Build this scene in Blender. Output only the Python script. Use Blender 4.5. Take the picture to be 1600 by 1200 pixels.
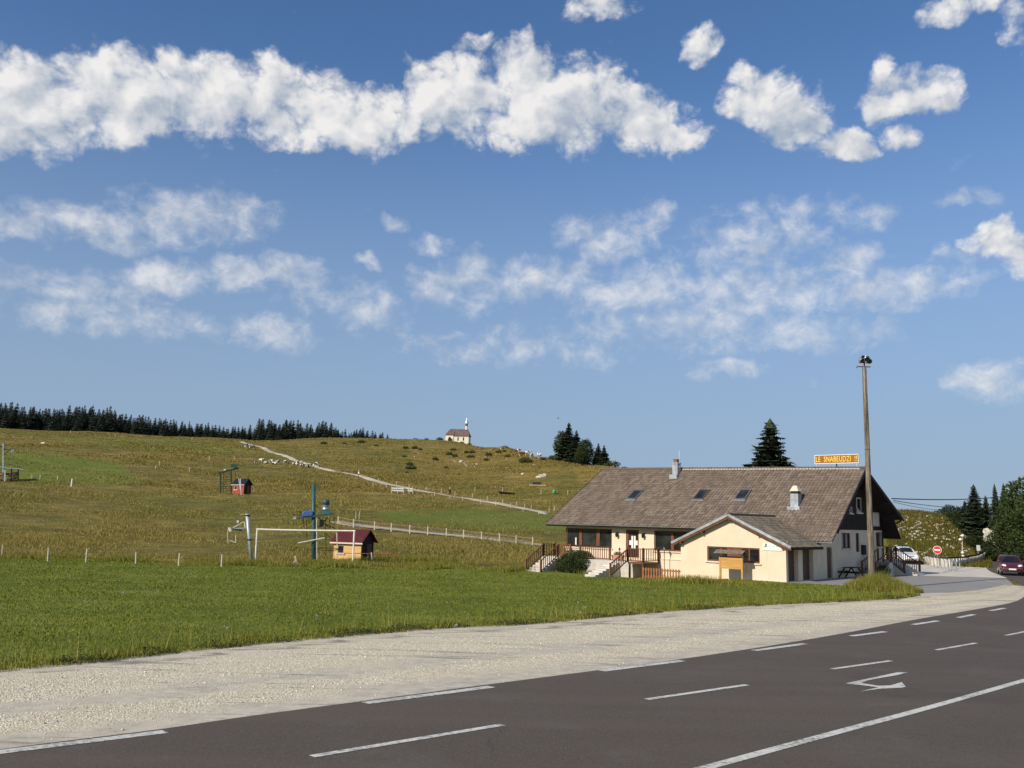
import bpy, bmesh, math, random
import numpy as np
from mathutils import Vector, Matrix, noise as mnoise

for o in list(bpy.data.objects): bpy.data.objects.remove(o)
scene = bpy.context.scene
COL = scene.collection
random.seed(7); RNG = np.random.default_rng(7)

# ------------------------------------------------------------------ camera
FPX, PIT, ROLL, CZ = 1400.0, math.radians(8.6), math.radians(1.37), 3.5
cd = bpy.data.cameras.new('Camera'); cam = bpy.data.objects.new('Camera', cd); COL.objects.link(cam)
cd.sensor_width = 36; cd.lens = FPX/1600*36; cd.clip_start = .1; cd.clip_end = 20000
_c, _s, _cp, _sp = math.cos(ROLL), math.sin(ROLL), math.cos(PIT), math.sin(PIT)
_ex, _eu, _fw = Vector((1,0,0)), Vector((0,-_sp,_cp)), Vector((0,_cp,_sp))
_r, _u = _c*_ex+_s*_eu, -_s*_ex+_c*_eu
cam.matrix_world = Matrix(((_r.x,_u.x,-_fw.x,0),(_r.y,_u.y,-_fw.y,0),(_r.z,_u.z,-_fw.z,CZ),(0,0,0,1)))
scene.camera = cam

# ------------------------------------------------------------------ light
SUN_AZ, SUN_EL = math.radians(226), math.radians(32)
SUN_STR, SKY_STR = 4.6, .12
sd = Vector((math.sin(SUN_AZ)*math.cos(SUN_EL), math.cos(SUN_AZ)*math.cos(SUN_EL), math.sin(SUN_EL)))
sl = bpy.data.lights.new('sun', 'SUN'); sl.energy = SUN_STR; sl.angle = math.radians(.53); sl.color = (1, .90, .76)
so = bpy.data.objects.new('sun', sl); COL.objects.link(so)
so.rotation_euler = sd.to_track_quat('Z', 'Y').to_euler()
vs = scene.view_settings
vs.view_transform = 'Standard'; vs.look = 'None'; vs.gamma = 1; vs.use_curve_mapping = False; vs.exposure = 0

def pixray(px, py):
    dx, dy = px-800, py-600
    x, y = _c*dx+_s*dy, -_s*dx+_c*dy
    v = (x/FPX, 1.0, -y/FPX)
    return (v[0], _cp*v[1]-_sp*v[2], _sp*v[1]+_cp*v[2])
def pix_of(x, y, z):
    z = z-CZ
    f = _cp*y+_sp*z; u = -_sp*y+_cp*z
    a = x/f*FPX; b = -u/f*FPX
    return 800+_c*a-_s*b, 600+_s*a+_c*b

# ---- the sky: Nishita + clouds laid out by compass direction and height
world = bpy.data.worlds.new('World'); scene.world = world; world.use_nodes = True
wt = world.node_tree; wt.nodes.clear(); WN = wt.nodes; WL = wt.links
def wn(t, **k):
    n = WN.new(t)
    for a, b in k.items(): setattr(n, a, b)
    return n
def wmath(op, a, b=None, c=None, clamp=False):
    n = wn('ShaderNodeMath', operation=op, use_clamp=clamp)
    for i, v in enumerate((a, b, c)):
        if v is None: continue
        if isinstance(v, (int, float)): n.inputs[i].default_value = v
        else: WL.new(v, n.inputs[i])
    return n.outputs[0]
def wvec(op, a, b=None):
    n = wn('ShaderNodeVectorMath', operation=op)
    for i, v in enumerate((a, b)):
        if v is None: continue
        if isinstance(v, tuple): n.inputs[i].default_value = v
        else: WL.new(v, n.inputs[i])
    return n.outputs['Value'] if op in ('DOT_PRODUCT', 'LENGTH') else n.outputs[0]
def wsmooth(x, lo, hi, to0=0, to1=1):
    n = wn('ShaderNodeMapRange', interpolation_type='SMOOTHSTEP')
    WL.new(x, n.inputs[0])
    for i, v in zip((1, 2, 3, 4), (lo, hi, to0, to1)): n.inputs[i].default_value = v
    return n.outputs[0]
def wnoise(vec, scale, detail, rough, dist=0, lac=2.0):
    n = wn('ShaderNodeTexNoise'); WL.new(vec, n.inputs['Vector'])
    n.inputs['Scale'].default_value = scale; n.inputs['Detail'].default_value = detail
    n.inputs['Roughness'].default_value = rough; n.inputs['Distortion'].default_value = dist
    n.inputs['Lacunarity'].default_value = lac
    return n.outputs[0]
sky = wn('ShaderNodeTexSky'); sky.sky_type = 'NISHITA'; sky.sun_disc = False
sky.sun_elevation = SUN_EL; sky.sun_rotation = SUN_AZ; sky.altitude = 1000
sky.air_density = 1.0; sky.dust_density = .35; sky.ozone_density = 3.0
tc = wn('ShaderNodeTexCoord')
sx = wn('ShaderNodeSeparateXYZ'); WL.new(tc.outputs['Generated'], sx.inputs[0])
AZ_ = wmath('ARCTAN2', sx.outputs[0], sx.outputs[1]); EL_ = wmath('ARCSINE', sx.outputs[2])
cb = wn('ShaderNodeCombineXYZ'); WL.new(AZ_, cb.inputs[0]); WL.new(EL_, cb.inputs[1]); P_ = cb.outputs[0]
# noise-warped copy so that outlines curl
wpn = wn('ShaderNodeTexNoise'); WL.new(P_, wpn.inputs['Vector']); wpn.inputs['Scale'].default_value = 22; wpn.inputs['Detail'].default_value = 4
wpo = wvec('SUBTRACT', wpn.outputs['Color'], (.5, .5, .5)); wpo = wvec('MULTIPLY', wpo, (.05, .035, 0))
PW_ = wvec('ADD', P_, wpo)
def blobs(lst, up=False):
    acc = acc2 = None
    for (px, py, rx, ry, s) in lst:
        d = pixray(px, py); h = math.hypot(d[0], d[1])
        c = (math.atan2(d[0], d[1]), math.atan2(d[2], h), 0)
        q = wvec('SUBTRACT', PW_, c); q = wvec('MULTIPLY', q, (FPX/rx, FPX/ry, 0))
        v = wmath('MULTIPLY_ADD', wvec('DOT_PRODUCT', q, q), -s, s)
        acc = v if acc is None else wmath('MAXIMUM', acc, v)
        if up:
            q2 = wvec('ADD', q, (-.25, .75, 0)); v2 = wmath('MULTIPLY_ADD', wvec('DOT_PRODUCT', q2, q2), -s, s)
            acc2 = v2 if acc2 is None else wmath('MAXIMUM', acc2, v2)
    acc = wmath('MAXIMUM', acc, -1.0)
    return (acc, wmath('MAXIMUM', acc2, -1.0)) if up else acc
HARD = [(-40,185,130,50,1),(60,160,130,62,1),(190,150,120,66,1),(330,150,130,70,1),(450,165,120,66,1),(560,185,110,55,1),(650,165,70,40,.8),
        (720,150,100,76,1),(810,150,100,82,1),(900,165,100,74,1),(990,190,90,52,1),(1060,215,55,26,.9),
        (1180,145,58,46,1),(1240,180,65,44,1),(1310,220,55,24,1),(1345,230,25,14,.8),
        (1430,140,62,36,.9),(1378,165,36,30,.9),(1375,120,18,34,.6),(1410,213,30,17,.6),(1480,155,28,20,.8),
        (1093,68,34,32,.75),(1095,95,20,14,.5),(940,10,66,28,.7),(1500,8,56,22,.6),(1592,20,22,28,.5),
        (1560,375,42,34,.9),(1600,400,46,34,.8),(750,58,22,12,.35),(645,95,18,12,.35)]
SOFT = [(20,350,60,22,.8),(95,345,70,28,.85),(170,360,80,22,.7),(280,340,90,38,.95),(380,335,56,34,.8),
        (262,430,62,27,.95),(370,430,48,28,.85),(450,425,62,27,.85),(480,470,40,20,.5),(100,445,120,24,.6),(60,480,90,22,.4),(210,500,95,24,.6),(435,520,52,24,.6),
        (680,450,48,28,.85),(740,440,60,40,.55),(950,370,80,36,.75),(1180,385,100,44,.55),(850,440,120,34,.75),(990,455,120,38,.75),(1190,455,130,42,.6),
        (1330,415,46,30,.7),(1400,450,90,32,.75),(1080,510,190,36,.5),(1270,520,120,30,.55),(570,480,60,34,.55),(800,545,110,22,.35),(1130,580,52,13,.5),
        (1560,590,52,26,.7),(1230,325,90,13,.35),(1355,335,48,15,.4),(1035,335,26,22,.45),(622,353,22,14,.6),(675,388,34,12,.5),(1512,312,42,13,.6),(1480,402,30,12,.5),(1515,440,30,10,.4),(575,412,20,10,.6)]
(aH, aU), aS = blobs(HARD, True), blobs(SOFT)
# outside the part of the sky that is pictured the same cloud deck goes on
deck = wmath('MULTIPLY_ADD', wnoise(P_, 4.0, 3, .5), 5.0, -2.9)
deck = wmath('MINIMUM', deck, wsmooth(EL_, .06, .2, -1, 1))
outw = wsmooth(wmath('ABSOLUTE', AZ_), .56, .72); outh = wsmooth(EL_, .60, .72)
outm = wmath('MAXIMUM', outw, outh)
deck = wmath('MULTIPLY_ADD', wmath('ADD', deck, 1.0), outm, -1.0)
aH = wmath('MAXIMUM', aH, deck)
PS_ = wvec('MULTIPLY', P_, (1, 1.2, 1))
def wvoro(vec, scale, detail):
    n = wn('ShaderNodeTexVoronoi', feature='F1', voronoi_dimensions='2D'); WL.new(vec, n.inputs['Vector']); n.inputs['Scale'].default_value = scale
    n.inputs['Detail'].default_value = detail; n.inputs['Roughness'].default_value = .55; n.inputs['Lacunarity'].default_value = 2.1; n.normalize = True
    return n.outputs['Distance']
PV_ = wvec('MULTIPLY', PW_, (1, 1.2, 1))
n1 = wnoise(PS_, 15, 8, .60, .3)
n2 = wnoise(PS_, 36, 7, .64, .3)
puff = wvoro(PV_, 26, 3)
dH = wmath('ADD', wmath('MULTIPLY_ADD', n1, 2.0, -1.06), aH)
dH = wmath('ADD', dH, wmath('MULTIPLY_ADD', puff, -1.7, .52))
dH = wmath('ADD', dH, wmath('MULTIPLY_ADD', n2, 1.0, -.5))
alH = wmath('MULTIPLY', wsmooth(dH, -.15, .72), .96)
dS = wmath('ADD', wmath('MULTIPLY_ADD', n2, 3.2, -1.42), aS)
dS = wmath('ADD', dS, wmath('MULTIPLY_ADD', n1, 1.8, -.8))
alS = wmath('MULTIPLY', wsmooth(dS, -.25, 2.0), .74)
alpha = wmath('MAXIMUM', alH, alS)
# light side / shade side of the billows
PO_ = wvec('ADD', PS_, (-.014, .016, 0)); PVO_ = wvec('ADD', PV_, (-.010, .012, 0))
n1b = wnoise(PO_, 15, 4, .55, .3); n1c = wnoise(PS_, 15, 4, .55, .3)
lit = wmath('MULTIPLY_ADD', wmath('SUBTRACT', n1c, n1b), 2.6, .70)
lit = wmath('ADD', lit, wmath('MULTIPLY', wmath('SUBTRACT', wvoro(PVO_, 26, 2), wvoro(PV_, 26, 2)), 1.1))
lit = wmath('SUBTRACT', lit, wsmooth(aU, -.3, .9, 0, .30))
lit = wmath('ADD', lit, wmath('MULTIPLY_ADD', wnoise(PS_, 7, 3, .5), 1.5, -.70))
lit = wmath('MULTIPLY_ADD', n2, .3, wmath('ADD', lit, -.15), clamp=True)
cm = wn('ShaderNodeMix', data_type='RGBA'); WL.new(lit, cm.inputs[0])
cm.inputs[6].default_value = (.42, .48, .57, 1); cm.inputs[7].default_value = (.90, .88, .86, 1)
world.cycles.sampling_method = 'MANUAL'; world.cycles.sample_map_resolution = 256
# summer haze low over the horizon, all the way round
hz = wn('ShaderNodeMix', data_type='RGBA'); WL.new(wsmooth(EL_, .0, .52, .9, .0), hz.inputs[0])
tint = wn('ShaderNodeMix', data_type='RGBA', blend_type='MULTIPLY'); tint.inputs[0].default_value = 1; WL.new(sky.outputs[0], tint.inputs[6]); tint.inputs[7].default_value = (.76, .95, 1.10, 1)
WL.new(tint.outputs[2], hz.inputs[6]); hz.inputs[7].default_value = (2.45, 3.15, 4.2, 1)
bgS = wn('ShaderNodeBackground'); WL.new(hz.outputs[2], bgS.inputs[0]); bgS.inputs[1].default_value = SKY_STR
bgC = wn('ShaderNodeBackground'); WL.new(cm.outputs[2], bgC.inputs[0]); bgC.inputs[1].default_value = 1.0
mx = wn('ShaderNodeMixShader'); WL.new(alpha, mx.inputs[0]); WL.new(bgS.outputs[0], mx.inputs[1]); WL.new(bgC.outputs[0], mx.inputs[2])
wo = wn('ShaderNodeOutputWorld'); WL.new(mx.outputs[0], wo.inputs[0])

# ------------------------------------------------------------------ helpers
def lin(r, g, b):
    f = lambda c: (c/255/12.92) if c/255 <= .04045 else ((c/255+.055)/1.055)**2.4
    return (f(r), f(g), f(b), 1)
MATS = {}
class NT:
    def __init__(s, name):
        s.m = bpy.data.materials.new(name); s.m.use_nodes = True; s.t = s.m.node_tree; s.t.nodes.clear()
        s.out = s.n('ShaderNodeOutputMaterial')
    def n(s, t, **k):
        x = s.t.nodes.new(t)
        for a, b in k.items(): setattr(x, a, b)
        return x
    def l(s, a, b): s.t.links.new(a, b)
    def set(s, sock, v):
        if isinstance(v, (int, float, tuple)): sock.default_value = v
        else: s.l(v, sock)
    def co(s, kind='Object', scale=(1,1,1)):
        c = s.n('ShaderNodeTexCoord'); m = s.n('ShaderNodeMapping'); s.l(c.outputs[kind], m.inputs[0]); m.inputs['Scale'].default_value = scale
        return m.outputs[0]
    def pos(s, scale=(1,1,1)):
        c = s.n('ShaderNodeNewGeometry'); m = s.n('ShaderNodeMapping'); s.l(c.outputs['Position'], m.inputs[0]); m.inputs['Scale'].default_value = scale
        return m.outputs[0]
    def noise(s, vec, scale, detail=4, rough=.55, dist=0):
        x = s.n('ShaderNodeTexNoise'); s.l(vec, x.inputs['Vector'])
        for k, v in (('Scale', scale), ('Detail', detail), ('Roughness', rough), ('Distortion', dist)): x.inputs[k].default_value = v
        return x.outputs[0]
    def mr(s, x, a, b, c=0., d=1., smooth=True):
        n = s.n('ShaderNodeMapRange', interpolation_type='SMOOTHSTEP' if smooth else 'LINEAR'); s.set(n.inputs[0], x)
        for i, v in enumerate((a, b, c, d)): s.set(n.inputs[i+1], v)
        return n.outputs[0]
    def mix(s, f, a, b, blend='MIX'):
        n = s.n('ShaderNodeMix', data_type='RGBA', blend_type=blend); s.set(n.inputs[0], f); s.set(n.inputs[6], a); s.set(n.inputs[7], b)
        return n.outputs[2]
    def math(s, op, a, b=0., c=0.):
        n = s.n('ShaderNodeMath', operation=op)
        for i, v in enumerate((a, b, c)): s.set(n.inputs[i], v)
        return n.outputs[0]
    def attr(s, name):
        n = s.n('ShaderNodeAttribute'); n.attribute_name = name; return n.outputs
    def bump(s, h, strength, dist):
        n = s.n('ShaderNodeBump'); s.l(h, n.inputs['Height']); n.inputs['Strength'].default_value = strength; n.inputs['Distance'].default_value = dist
        return n.outputs[0]
    def pbr(s, col, rough=.8, metal=0., normal=None, spec=.5, **k):
        b = s.n('ShaderNodeBsdfPrincipled'); s.set(b.inputs['Base Color'], col); s.set(b.inputs['Roughness'], rough); s.set(b.inputs['Metallic'], metal)
        s.set(b.inputs['Specular IOR Level'], spec)
        if normal is not None: s.l(normal, b.inputs['Normal'])
        for a, v in k.items(): s.set(b.inputs[a], v)
        s.l(b.outputs[0], s.out.inputs[0]); return b
def simple(name, col, rough=.75, var=.18, scale=3., bump=.15, bscale=30., metal=0., spec=.4, stretch=(1,1,1), kind='Object', dirt=0.):
    """plain paint / wood / stone: base colour with blotchy wear and a little relief"""
    if name in MATS: return MATS[name]
    t = NT(name); c = t.co(kind, stretch)
    a = tuple(x*(1-var) for x in col[:3])+(1,); b = tuple(min(1, x*(1+var)) for x in col[:3])+(1,)
    nz = t.noise(c, scale, 6, .65); k = t.mix(t.mr(nz, .3, .7), a, b)
    if dirt:
        k = t.mix(t.mr(t.noise(c, scale*.45, 8, .7), .52, .74, 0, dirt), k, (.09, .075, .055, 1))
    nb = t.noise(c, bscale, 4, .6)
    t.pbr(k, t.mr(nz, .2, .8, max(.02, rough-.12), min(1, rough+.1)), metal, t.bump(nb, bump, .01), spec)
    MATS[name] = t.m; return t.m

class MB:
    """collects polygons for ONE mesh object"""
    def __init__(s): s.v = []; s.f = []; s.c = []
    def add(s, vs, fs, c=0.5):
        o = len(s.v); s.v += [tuple(p) for p in vs]; s.f += [tuple(i+o for i in q) for q in fs]; s.c += [c]*len(vs); return s
    def quad(s, a, b, c, d, col=.5): return s.add([a, b, c, d], [(0,1,2,3)], col)
    def box(s, x0, x1, y0, y1, z0, z1, c=.5):
        return s.add([(x,y,z) for z in (z0,z1) for y in (y0,y1) for x in (x0,x1)], [(0,2,3,1),(4,5,7,6),(0,1,5,4),(2,6,7,3),(0,4,6,2),(1,3,7,5)], c)
    def frame(s, a, b):
        a, b = Vector(a), Vector(b); d = (b-a).normalized(); h = Vector((0,0,1)) if abs(d.z) < .95 else Vector((1,0,0))
        u = d.cross(h).normalized(); return a, b, u, u.cross(d).normalized()
    def beam(s, a, b, w, h=None, c=.5):
        h = h or w; a, b, u, n = s.frame(a, b); P = []
        for q in (a, b):
            for i, j in ((-1,-1),(1,-1),(1,1),(-1,1)): P.append(q+u*(i*w/2)+n*(j*h/2))
        return s.add(P, [(0,1,2,3)[::-1],(4,5,6,7),(0,1,5,4),(1,2,6,5),(2,3,7,6),(3,0,4,7)], c)
    def tube(s, pts, r, k=8, c=.5, cap=True):
        if not hasattr(r, '__len__'): r = [r]*len(pts)
        pts = [Vector(p) for p in pts]; P = []; F = []
        for i, p in enumerate(pts):
            q0, q1 = pts[max(0,i-1)], pts[min(len(pts)-1,i+1)]
            _, _, u, n = s.frame(q0, q1)
            for j in range(k):
                t = 2*math.pi*j/k; P.append(p+u*(math.cos(t)*r[i])+n*(math.sin(t)*r[i]))
        for i in range(len(pts)-1):
            for j in range(k): F.append((i*k+j, i*k+(j+1)%k, (i+1)*k+(j+1)%k, (i+1)*k+j))
        if cap: F += [tuple(range(k))[::-1], tuple(range((len(pts)-1)*k, len(pts)*k))]
        return s.add(P, F, c)
    def lathe(s, prof, cx=0, cy=0, k=16, c=.5):
        P = [(cx+r*math.cos(2*math.pi*j/k), cy+r*math.sin(2*math.pi*j/k), z) for r, z in prof for j in range(k)]; F = []
        for i in range(len(prof)-1):
            for j in range(k): F.append((i*k+j, i*k+(j+1)%k, (i+1)*k+(j+1)%k, (i+1)*k+j))
        F += [tuple(range(k))[::-1], tuple(range((len(prof)-1)*k, len(prof)*k))]
        return s.add(P, F, c)
    def prism(s, poly, axis, a, b, c=.5):
        """polygon in the plane across `axis`, pulled from a to b"""
        def m(p, t): return (t, p[0], p[1]) if axis == 0 else ((p[0], t, p[1]) if axis == 1 else (p[0], p[1], t))
        n = len(poly); P = [m(p, a) for p in poly]+[m(p, b) for p in poly]
        return s.add(P, [tuple(range(n)), tuple(range(n, 2*n))[::-1]]+[(i, i+n, (i+1)%n+n, (i+1)%n) for i in range(n)], c)
    def mesh(s, name, smooth=False):
        me = bpy.data.meshes.new(name); me.from_pydata(s.v, [], s.f); me.update()
        if len(set(s.c)) > 1:
            at = me.attributes.new('rnd', 'FLOAT', 'POINT'); at.data.foreach_set('value', s.c)
        bm = bmesh.new(); bm.from_mesh(me); bmesh.ops.recalc_face_normals(bm, faces=bm.faces)
        bm.to_mesh(me); bm.free()
        if smooth: me.shade_smooth()
        return me
    def build(s, name, mat, parent=None, smooth=False, bevel=0, kind=None):
        return put(name, s.mesh(name, smooth), mat, parent, bevel, kind)
def put(name, me, mat, parent=None, bevel=0, kind=None, loc=None):
    o = bpy.data.objects.new(name, me); COL.objects.link(o)
    if mat is not None and not me.materials: me.materials.append(mat)
    if parent is not None: o.parent = parent
    if bevel:
        b = o.modifiers.new('bevel', 'BEVEL'); b.width = bevel; b.segments = 2; b.limit_method = 'ANGLE'
    if kind: o['kind'] = kind
    if loc is not None: o.location = loc
    return o
def tag(o, label, cat, group=None):
    o['label'] = label; o['category'] = cat
    if group: o['group'] = group
    return o
def thing(name, label, cat, loc=(0,0,0), rz=0, group=None):
    o = bpy.data.objects.new(name, None); COL.objects.link(o); o.location = loc; o.rotation_euler = (0,0,rz); o.empty_display_size = .2
    return tag(o, label, cat, group)
def dup(o, loc=None, rz=None, sc=None, label=None, parent=None):
    c = o.copy(); COL.objects.link(c)
    if parent is not None: c.parent = parent
    if loc is not None: c.location = loc
    if rz is not None: c.rotation_euler = (0,0,rz)
    if sc is not None: c.scale = sc if hasattr(sc, '__len__') else (sc,)*3
    if label: c['label'] = label
    for ch in list(KIDS.get(o.name, [])):
        dup(ch, parent=c)
    return c
KIDS = {}
def note_kids(root):
    for o in COL.objects:
        if o.parent: KIDS.setdefault(o.parent.name, [])
    for k in KIDS: KIDS[k] = [o for o in COL.objects if o.parent and o.parent.name == k]
def rawmesh(name, V, F3, attrs=None):
    """big triangle meshes from numpy arrays"""
    me = bpy.data.meshes.new(name); n, m = len(V), len(F3); k = F3.shape[1]
    me.vertices.add(n); me.vertices.foreach_set('co', np.ascontiguousarray(V, np.float32).ravel())
    me.loops.add(m*k); me.loops.foreach_set('vertex_index', np.ascontiguousarray(F3, np.int32).ravel())
    me.polygons.add(m); me.polygons.foreach_set('loop_start', np.arange(0, m*k, k, dtype=np.int32))
    try: me.polygons.foreach_set('loop_total', np.full(m, k, np.int32))
    except Exception: pass
    for a, v in (attrs or {}).items():
        me.attributes.new(a, 'FLOAT', 'POINT').data.foreach_set('value', np.ascontiguousarray(v, np.float32))
    me.update(calc_edges=True); me.validate(); return me

# ------------------------------------------------------------------ the lie of the land
def z0(x, y):
    """road, verge and lawn: falls 2.8 % away from the camera, then level"""
    a = np.clip(-2.6-.0283*np.asarray(y, float), -9, -2.2); b, k = -3.5, .12
    return CZ+k*np.log(np.exp((a+3.5)/k)+np.exp((b+3.5)/k))-3.5
# rows of (distance, height seen at that picture row) along bearings through picture columns
Z = lambda r, z: (r, None, z)
Yp = lambda r, y: (r, y, None)
TAB = [
 (-300, [Z(55,0),Z(66,0),Z(82,-.35),Yp(115,838),Yp(180,752),Yp(250,712),Yp(330,684),Yp(420,662),Z(520,44),Z(900,20),Z(2500,-60)]),
 (0,   [Z(55,0),Z(66,0),Z(82,-.35),Yp(115,838),Yp(190,752),Yp(250,716),Yp(330,689),Yp(420,668),Z(520,42),Z(900,10),Z(2500,-60)]),
 (200, [Z(55,0),Z(66,0),Z(82,-.35),Yp(115,836),Yp(185,760),Yp(250,724),Yp(330,696),Yp(420,677),Z(520,40),Z(900,8),Z(2500,-60)]),
 (390, [Z(55,0),Z(66,0),Z(82,-.35),Yp(115,832),Yp(182,771),Yp(250,735),Yp(330,705),Yp(420,687),Z(520,38),Z(900,6),Z(2500,-60)]),
 (480, [Z(55,0),Z(66,0),Z(82,-.35),Yp(112,828),Yp(182,773),Yp(250,737),Yp(330,704),Yp(410,684),Z(520,37.5),Z(900,6),Z(2500,-60)]),
 (600, [Z(55,0),Z(66,0),Z(82,-.45),Yp(112,832),Yp(182,773),Yp(250,736),Yp(330,704),Yp(410,684),Z(520,37),Z(900,5),Z(2500,-60)]),
 (715, [Z(55,0),Z(66,0),Z(84,-.5),Yp(112,840),Yp(150,804),Yp(190,772),Yp(250,737),Yp(330,706),Yp(400,687),Z(480,35),Z(900,4),Z(2500,-60)]),
 (800, [Z(55,0),Z(66,0),Z(90,-.4),Yp(112,846),Yp(150,808),Yp(190,778),Yp(230,747),Yp(290,712),Yp(345,697),Z(430,29),Z(900,0),Z(2500,-60)]),
 (880, [Z(55,0),Z(70,0),Z(100,.2),Yp(120,844),Yp(150,812),Yp(190,777),Yp(230,737),Yp(268,712),Z(330,22),Z(480,14),Z(900,-5),Z(2500,-60)]),
 (960, [Z(55,0),Z(80,0),Z(105,.3),Z(150,2.8),Z(190,7.5),Yp(215,746),Yp(240,725),Z(300,18),Z(450,8),Z(900,-10),Z(2500,-60)]),
 (1040,[Z(55,0),Z(85,0),Z(110,.3),Z(150,2.2),Z(190,5.8),Z(235,13.5),Z(300,14),Z(450,3),Z(900,-15),Z(2500,-60)]),
 (1200,[Z(55,0),Z(90,0),Z(120,.3),Z(150,1),Z(235,3.5),Z(300,3),Z(450,-3),Z(900,-25),Z(2500,-70)]),
 (1370,[Z(55,0),Z(92,0),Z(102,.5),Z(118,3.8),Yp(134,796),Z(160,5),Z(300,-4),Z(450,-10),Z(900,-30),Z(2500,-80)]),
 (1440,[Z(55,0),Z(97,0),Z(105,.5),Z(118,3.8),Yp(134,797),Z(160,5),Z(300,-6),Z(450,-12),Z(900,-30),Z(2500,-80)]),
 (1490,[Z(55,0),Z(103,.0),Z(110,.5),Z(122,3.8),Yp(136,806),Z(160,4),Z(300,-6),Z(450,-12),Z(900,-30),Z(2500,-80)]),
 (1530,[Z(55,0),Z(112,0),Z(120,.3),Z(130,2.0),Z(145,3.0),Z(165,2),Z(300,-7),Z(450,-14),Z(900,-30),Z(2500,-80)]),
 (1600,[Z(55,0),Z(125,0),Z(140,.5),Z(160,1),Z(200,0),Z(300,-8),Z(450,-15),Z(900,-30),Z(2500,-80)]),
 (2000,[Z(55,0),Z(125,0),Z(140,0),Z(160,0),Z(200,-2),Z(300,-8),Z(450,-15),Z(900,-30),Z(2500,-80)]),
]
_la0, _la1, NR, NA = math.log(40), math.log(3000), 420, 721
_rg = np.exp(np.linspace(_la0, _la1, NR)); _ag = np.radians(np.linspace(-180, 180, NA))
_cz, _ca = [], []
for px, ent in TAB:
    rs, zs = [], []
    for r, py, z in ent:
        if py is not None:
            d = pixray(px, py); z = CZ+d[2]/math.hypot(d[0], d[1])*r
        rs.append(math.log(r)); zs.append(z)
    d = pixray(px, 760); _ca.append(math.atan2(d[0], d[1])); _cz.append(np.interp(np.log(_rg), rs, zs))
_cz = np.array(_cz); _ca = np.array(_ca)
_neutral = np.interp(np.log(_rg), [math.log(v) for v in (40,120,400,3000)], [0,0,-2,-70])
_ca = np.concatenate([[-math.pi, -2.2, -1.3], _ca, [1.5, math.pi]]); _cz = np.vstack([_neutral[None], _neutral[None], _cz[:1]*.7, _cz, _neutral[None], _neutral[None]])
GZ = np.array([np.interp(_ag, _ca, _cz[:, j]) for j in range(NR)]).T      # [az, r]
for _ in range(3):
    GZ[:, 1:-1] = (GZ[:, :-2]+2*GZ[:, 1:-1]+GZ[:, 2:])/4
    GZ[1:-1] = (GZ[:-2]+2*GZ[1:-1]+GZ[2:])/4
def H(x, y):
    """height of the ground at (x, y); arrays or numbers"""
    x = np.asarray(x, float); y = np.asarray(y, float)
    r = np.maximum(np.hypot(x, y), 40.0001); a = np.arctan2(x, y)
    fi = np.clip((np.log(r)-_la0)/(_la1-_la0)*(NR-1), 0, NR-1.001); fa = np.clip((a+math.pi)/(2*math.pi)*(NA-1), 0, NA-1.001)
    i = fi.astype(int); j = fa.astype(int); u = fi-i; v = fa-j
    zt = (GZ[j,i]*(1-u)+GZ[j,i+1]*u)*(1-v)+(GZ[j+1,i]*(1-u)+GZ[j+1,i+1]*u)*v
    t = np.clip((r-50)/16, 0, 1); t = t*t*(3-2*t)
    # lumps of the pasture
    k = np.clip((r-85)/90, 0, 1)
    lump = (np.sin(x*.11+y*.05+2*np.sin(y*.031))*np.sin(y*.083-x*.029)*.35+np.sin(x*.37+1.3*np.sin(y*.23))*np.sin(y*.41+x*.12)*.12)*k
    du = (x-6.6)*.745-(y-69.2)*.667; dv = (x-6.6)*.667+(y-69.2)*.745      # hollow before the inn's front
    q = np.clip(1-(du/14.0)**2-(dv/12.0)**2, 0, 1)
    return z0(x, y)*(1-t)+(zt+lump)*t-.72*q*q*(3-2*q)
def Hf(x, y): return float(H(x, y))
def U(px, py):
    """the point of the ground seen at a picture position"""
    d = pixray(px, py); t = 6.0
    while t < 2500:
        if CZ+d[2]*t < Hf(d[0]*t, d[1]*t): break
        t *= 1.004
    a, b = t/1.004, t
    for _ in range(12):
        m = (a+b)/2
        if CZ+d[2]*m < Hf(d[0]*m, d[1]*m): b = m
        else: a = m
    return Vector((d[0]*b, d[1]*b, Hf(d[0]*b, d[1]*b)))
def at(px, r):
    """ground at distance r along the bearing of a picture column"""
    d = pixray(px, 800); h = math.hypot(d[0], d[1]); x, y = d[0]/h*r, d[1]/h*r
    return Vector((x, y, Hf(x, y)))
def mpp(p): return math.hypot(p[0], p[1])/FPX       # metres that one picture unit spans at a point

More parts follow.
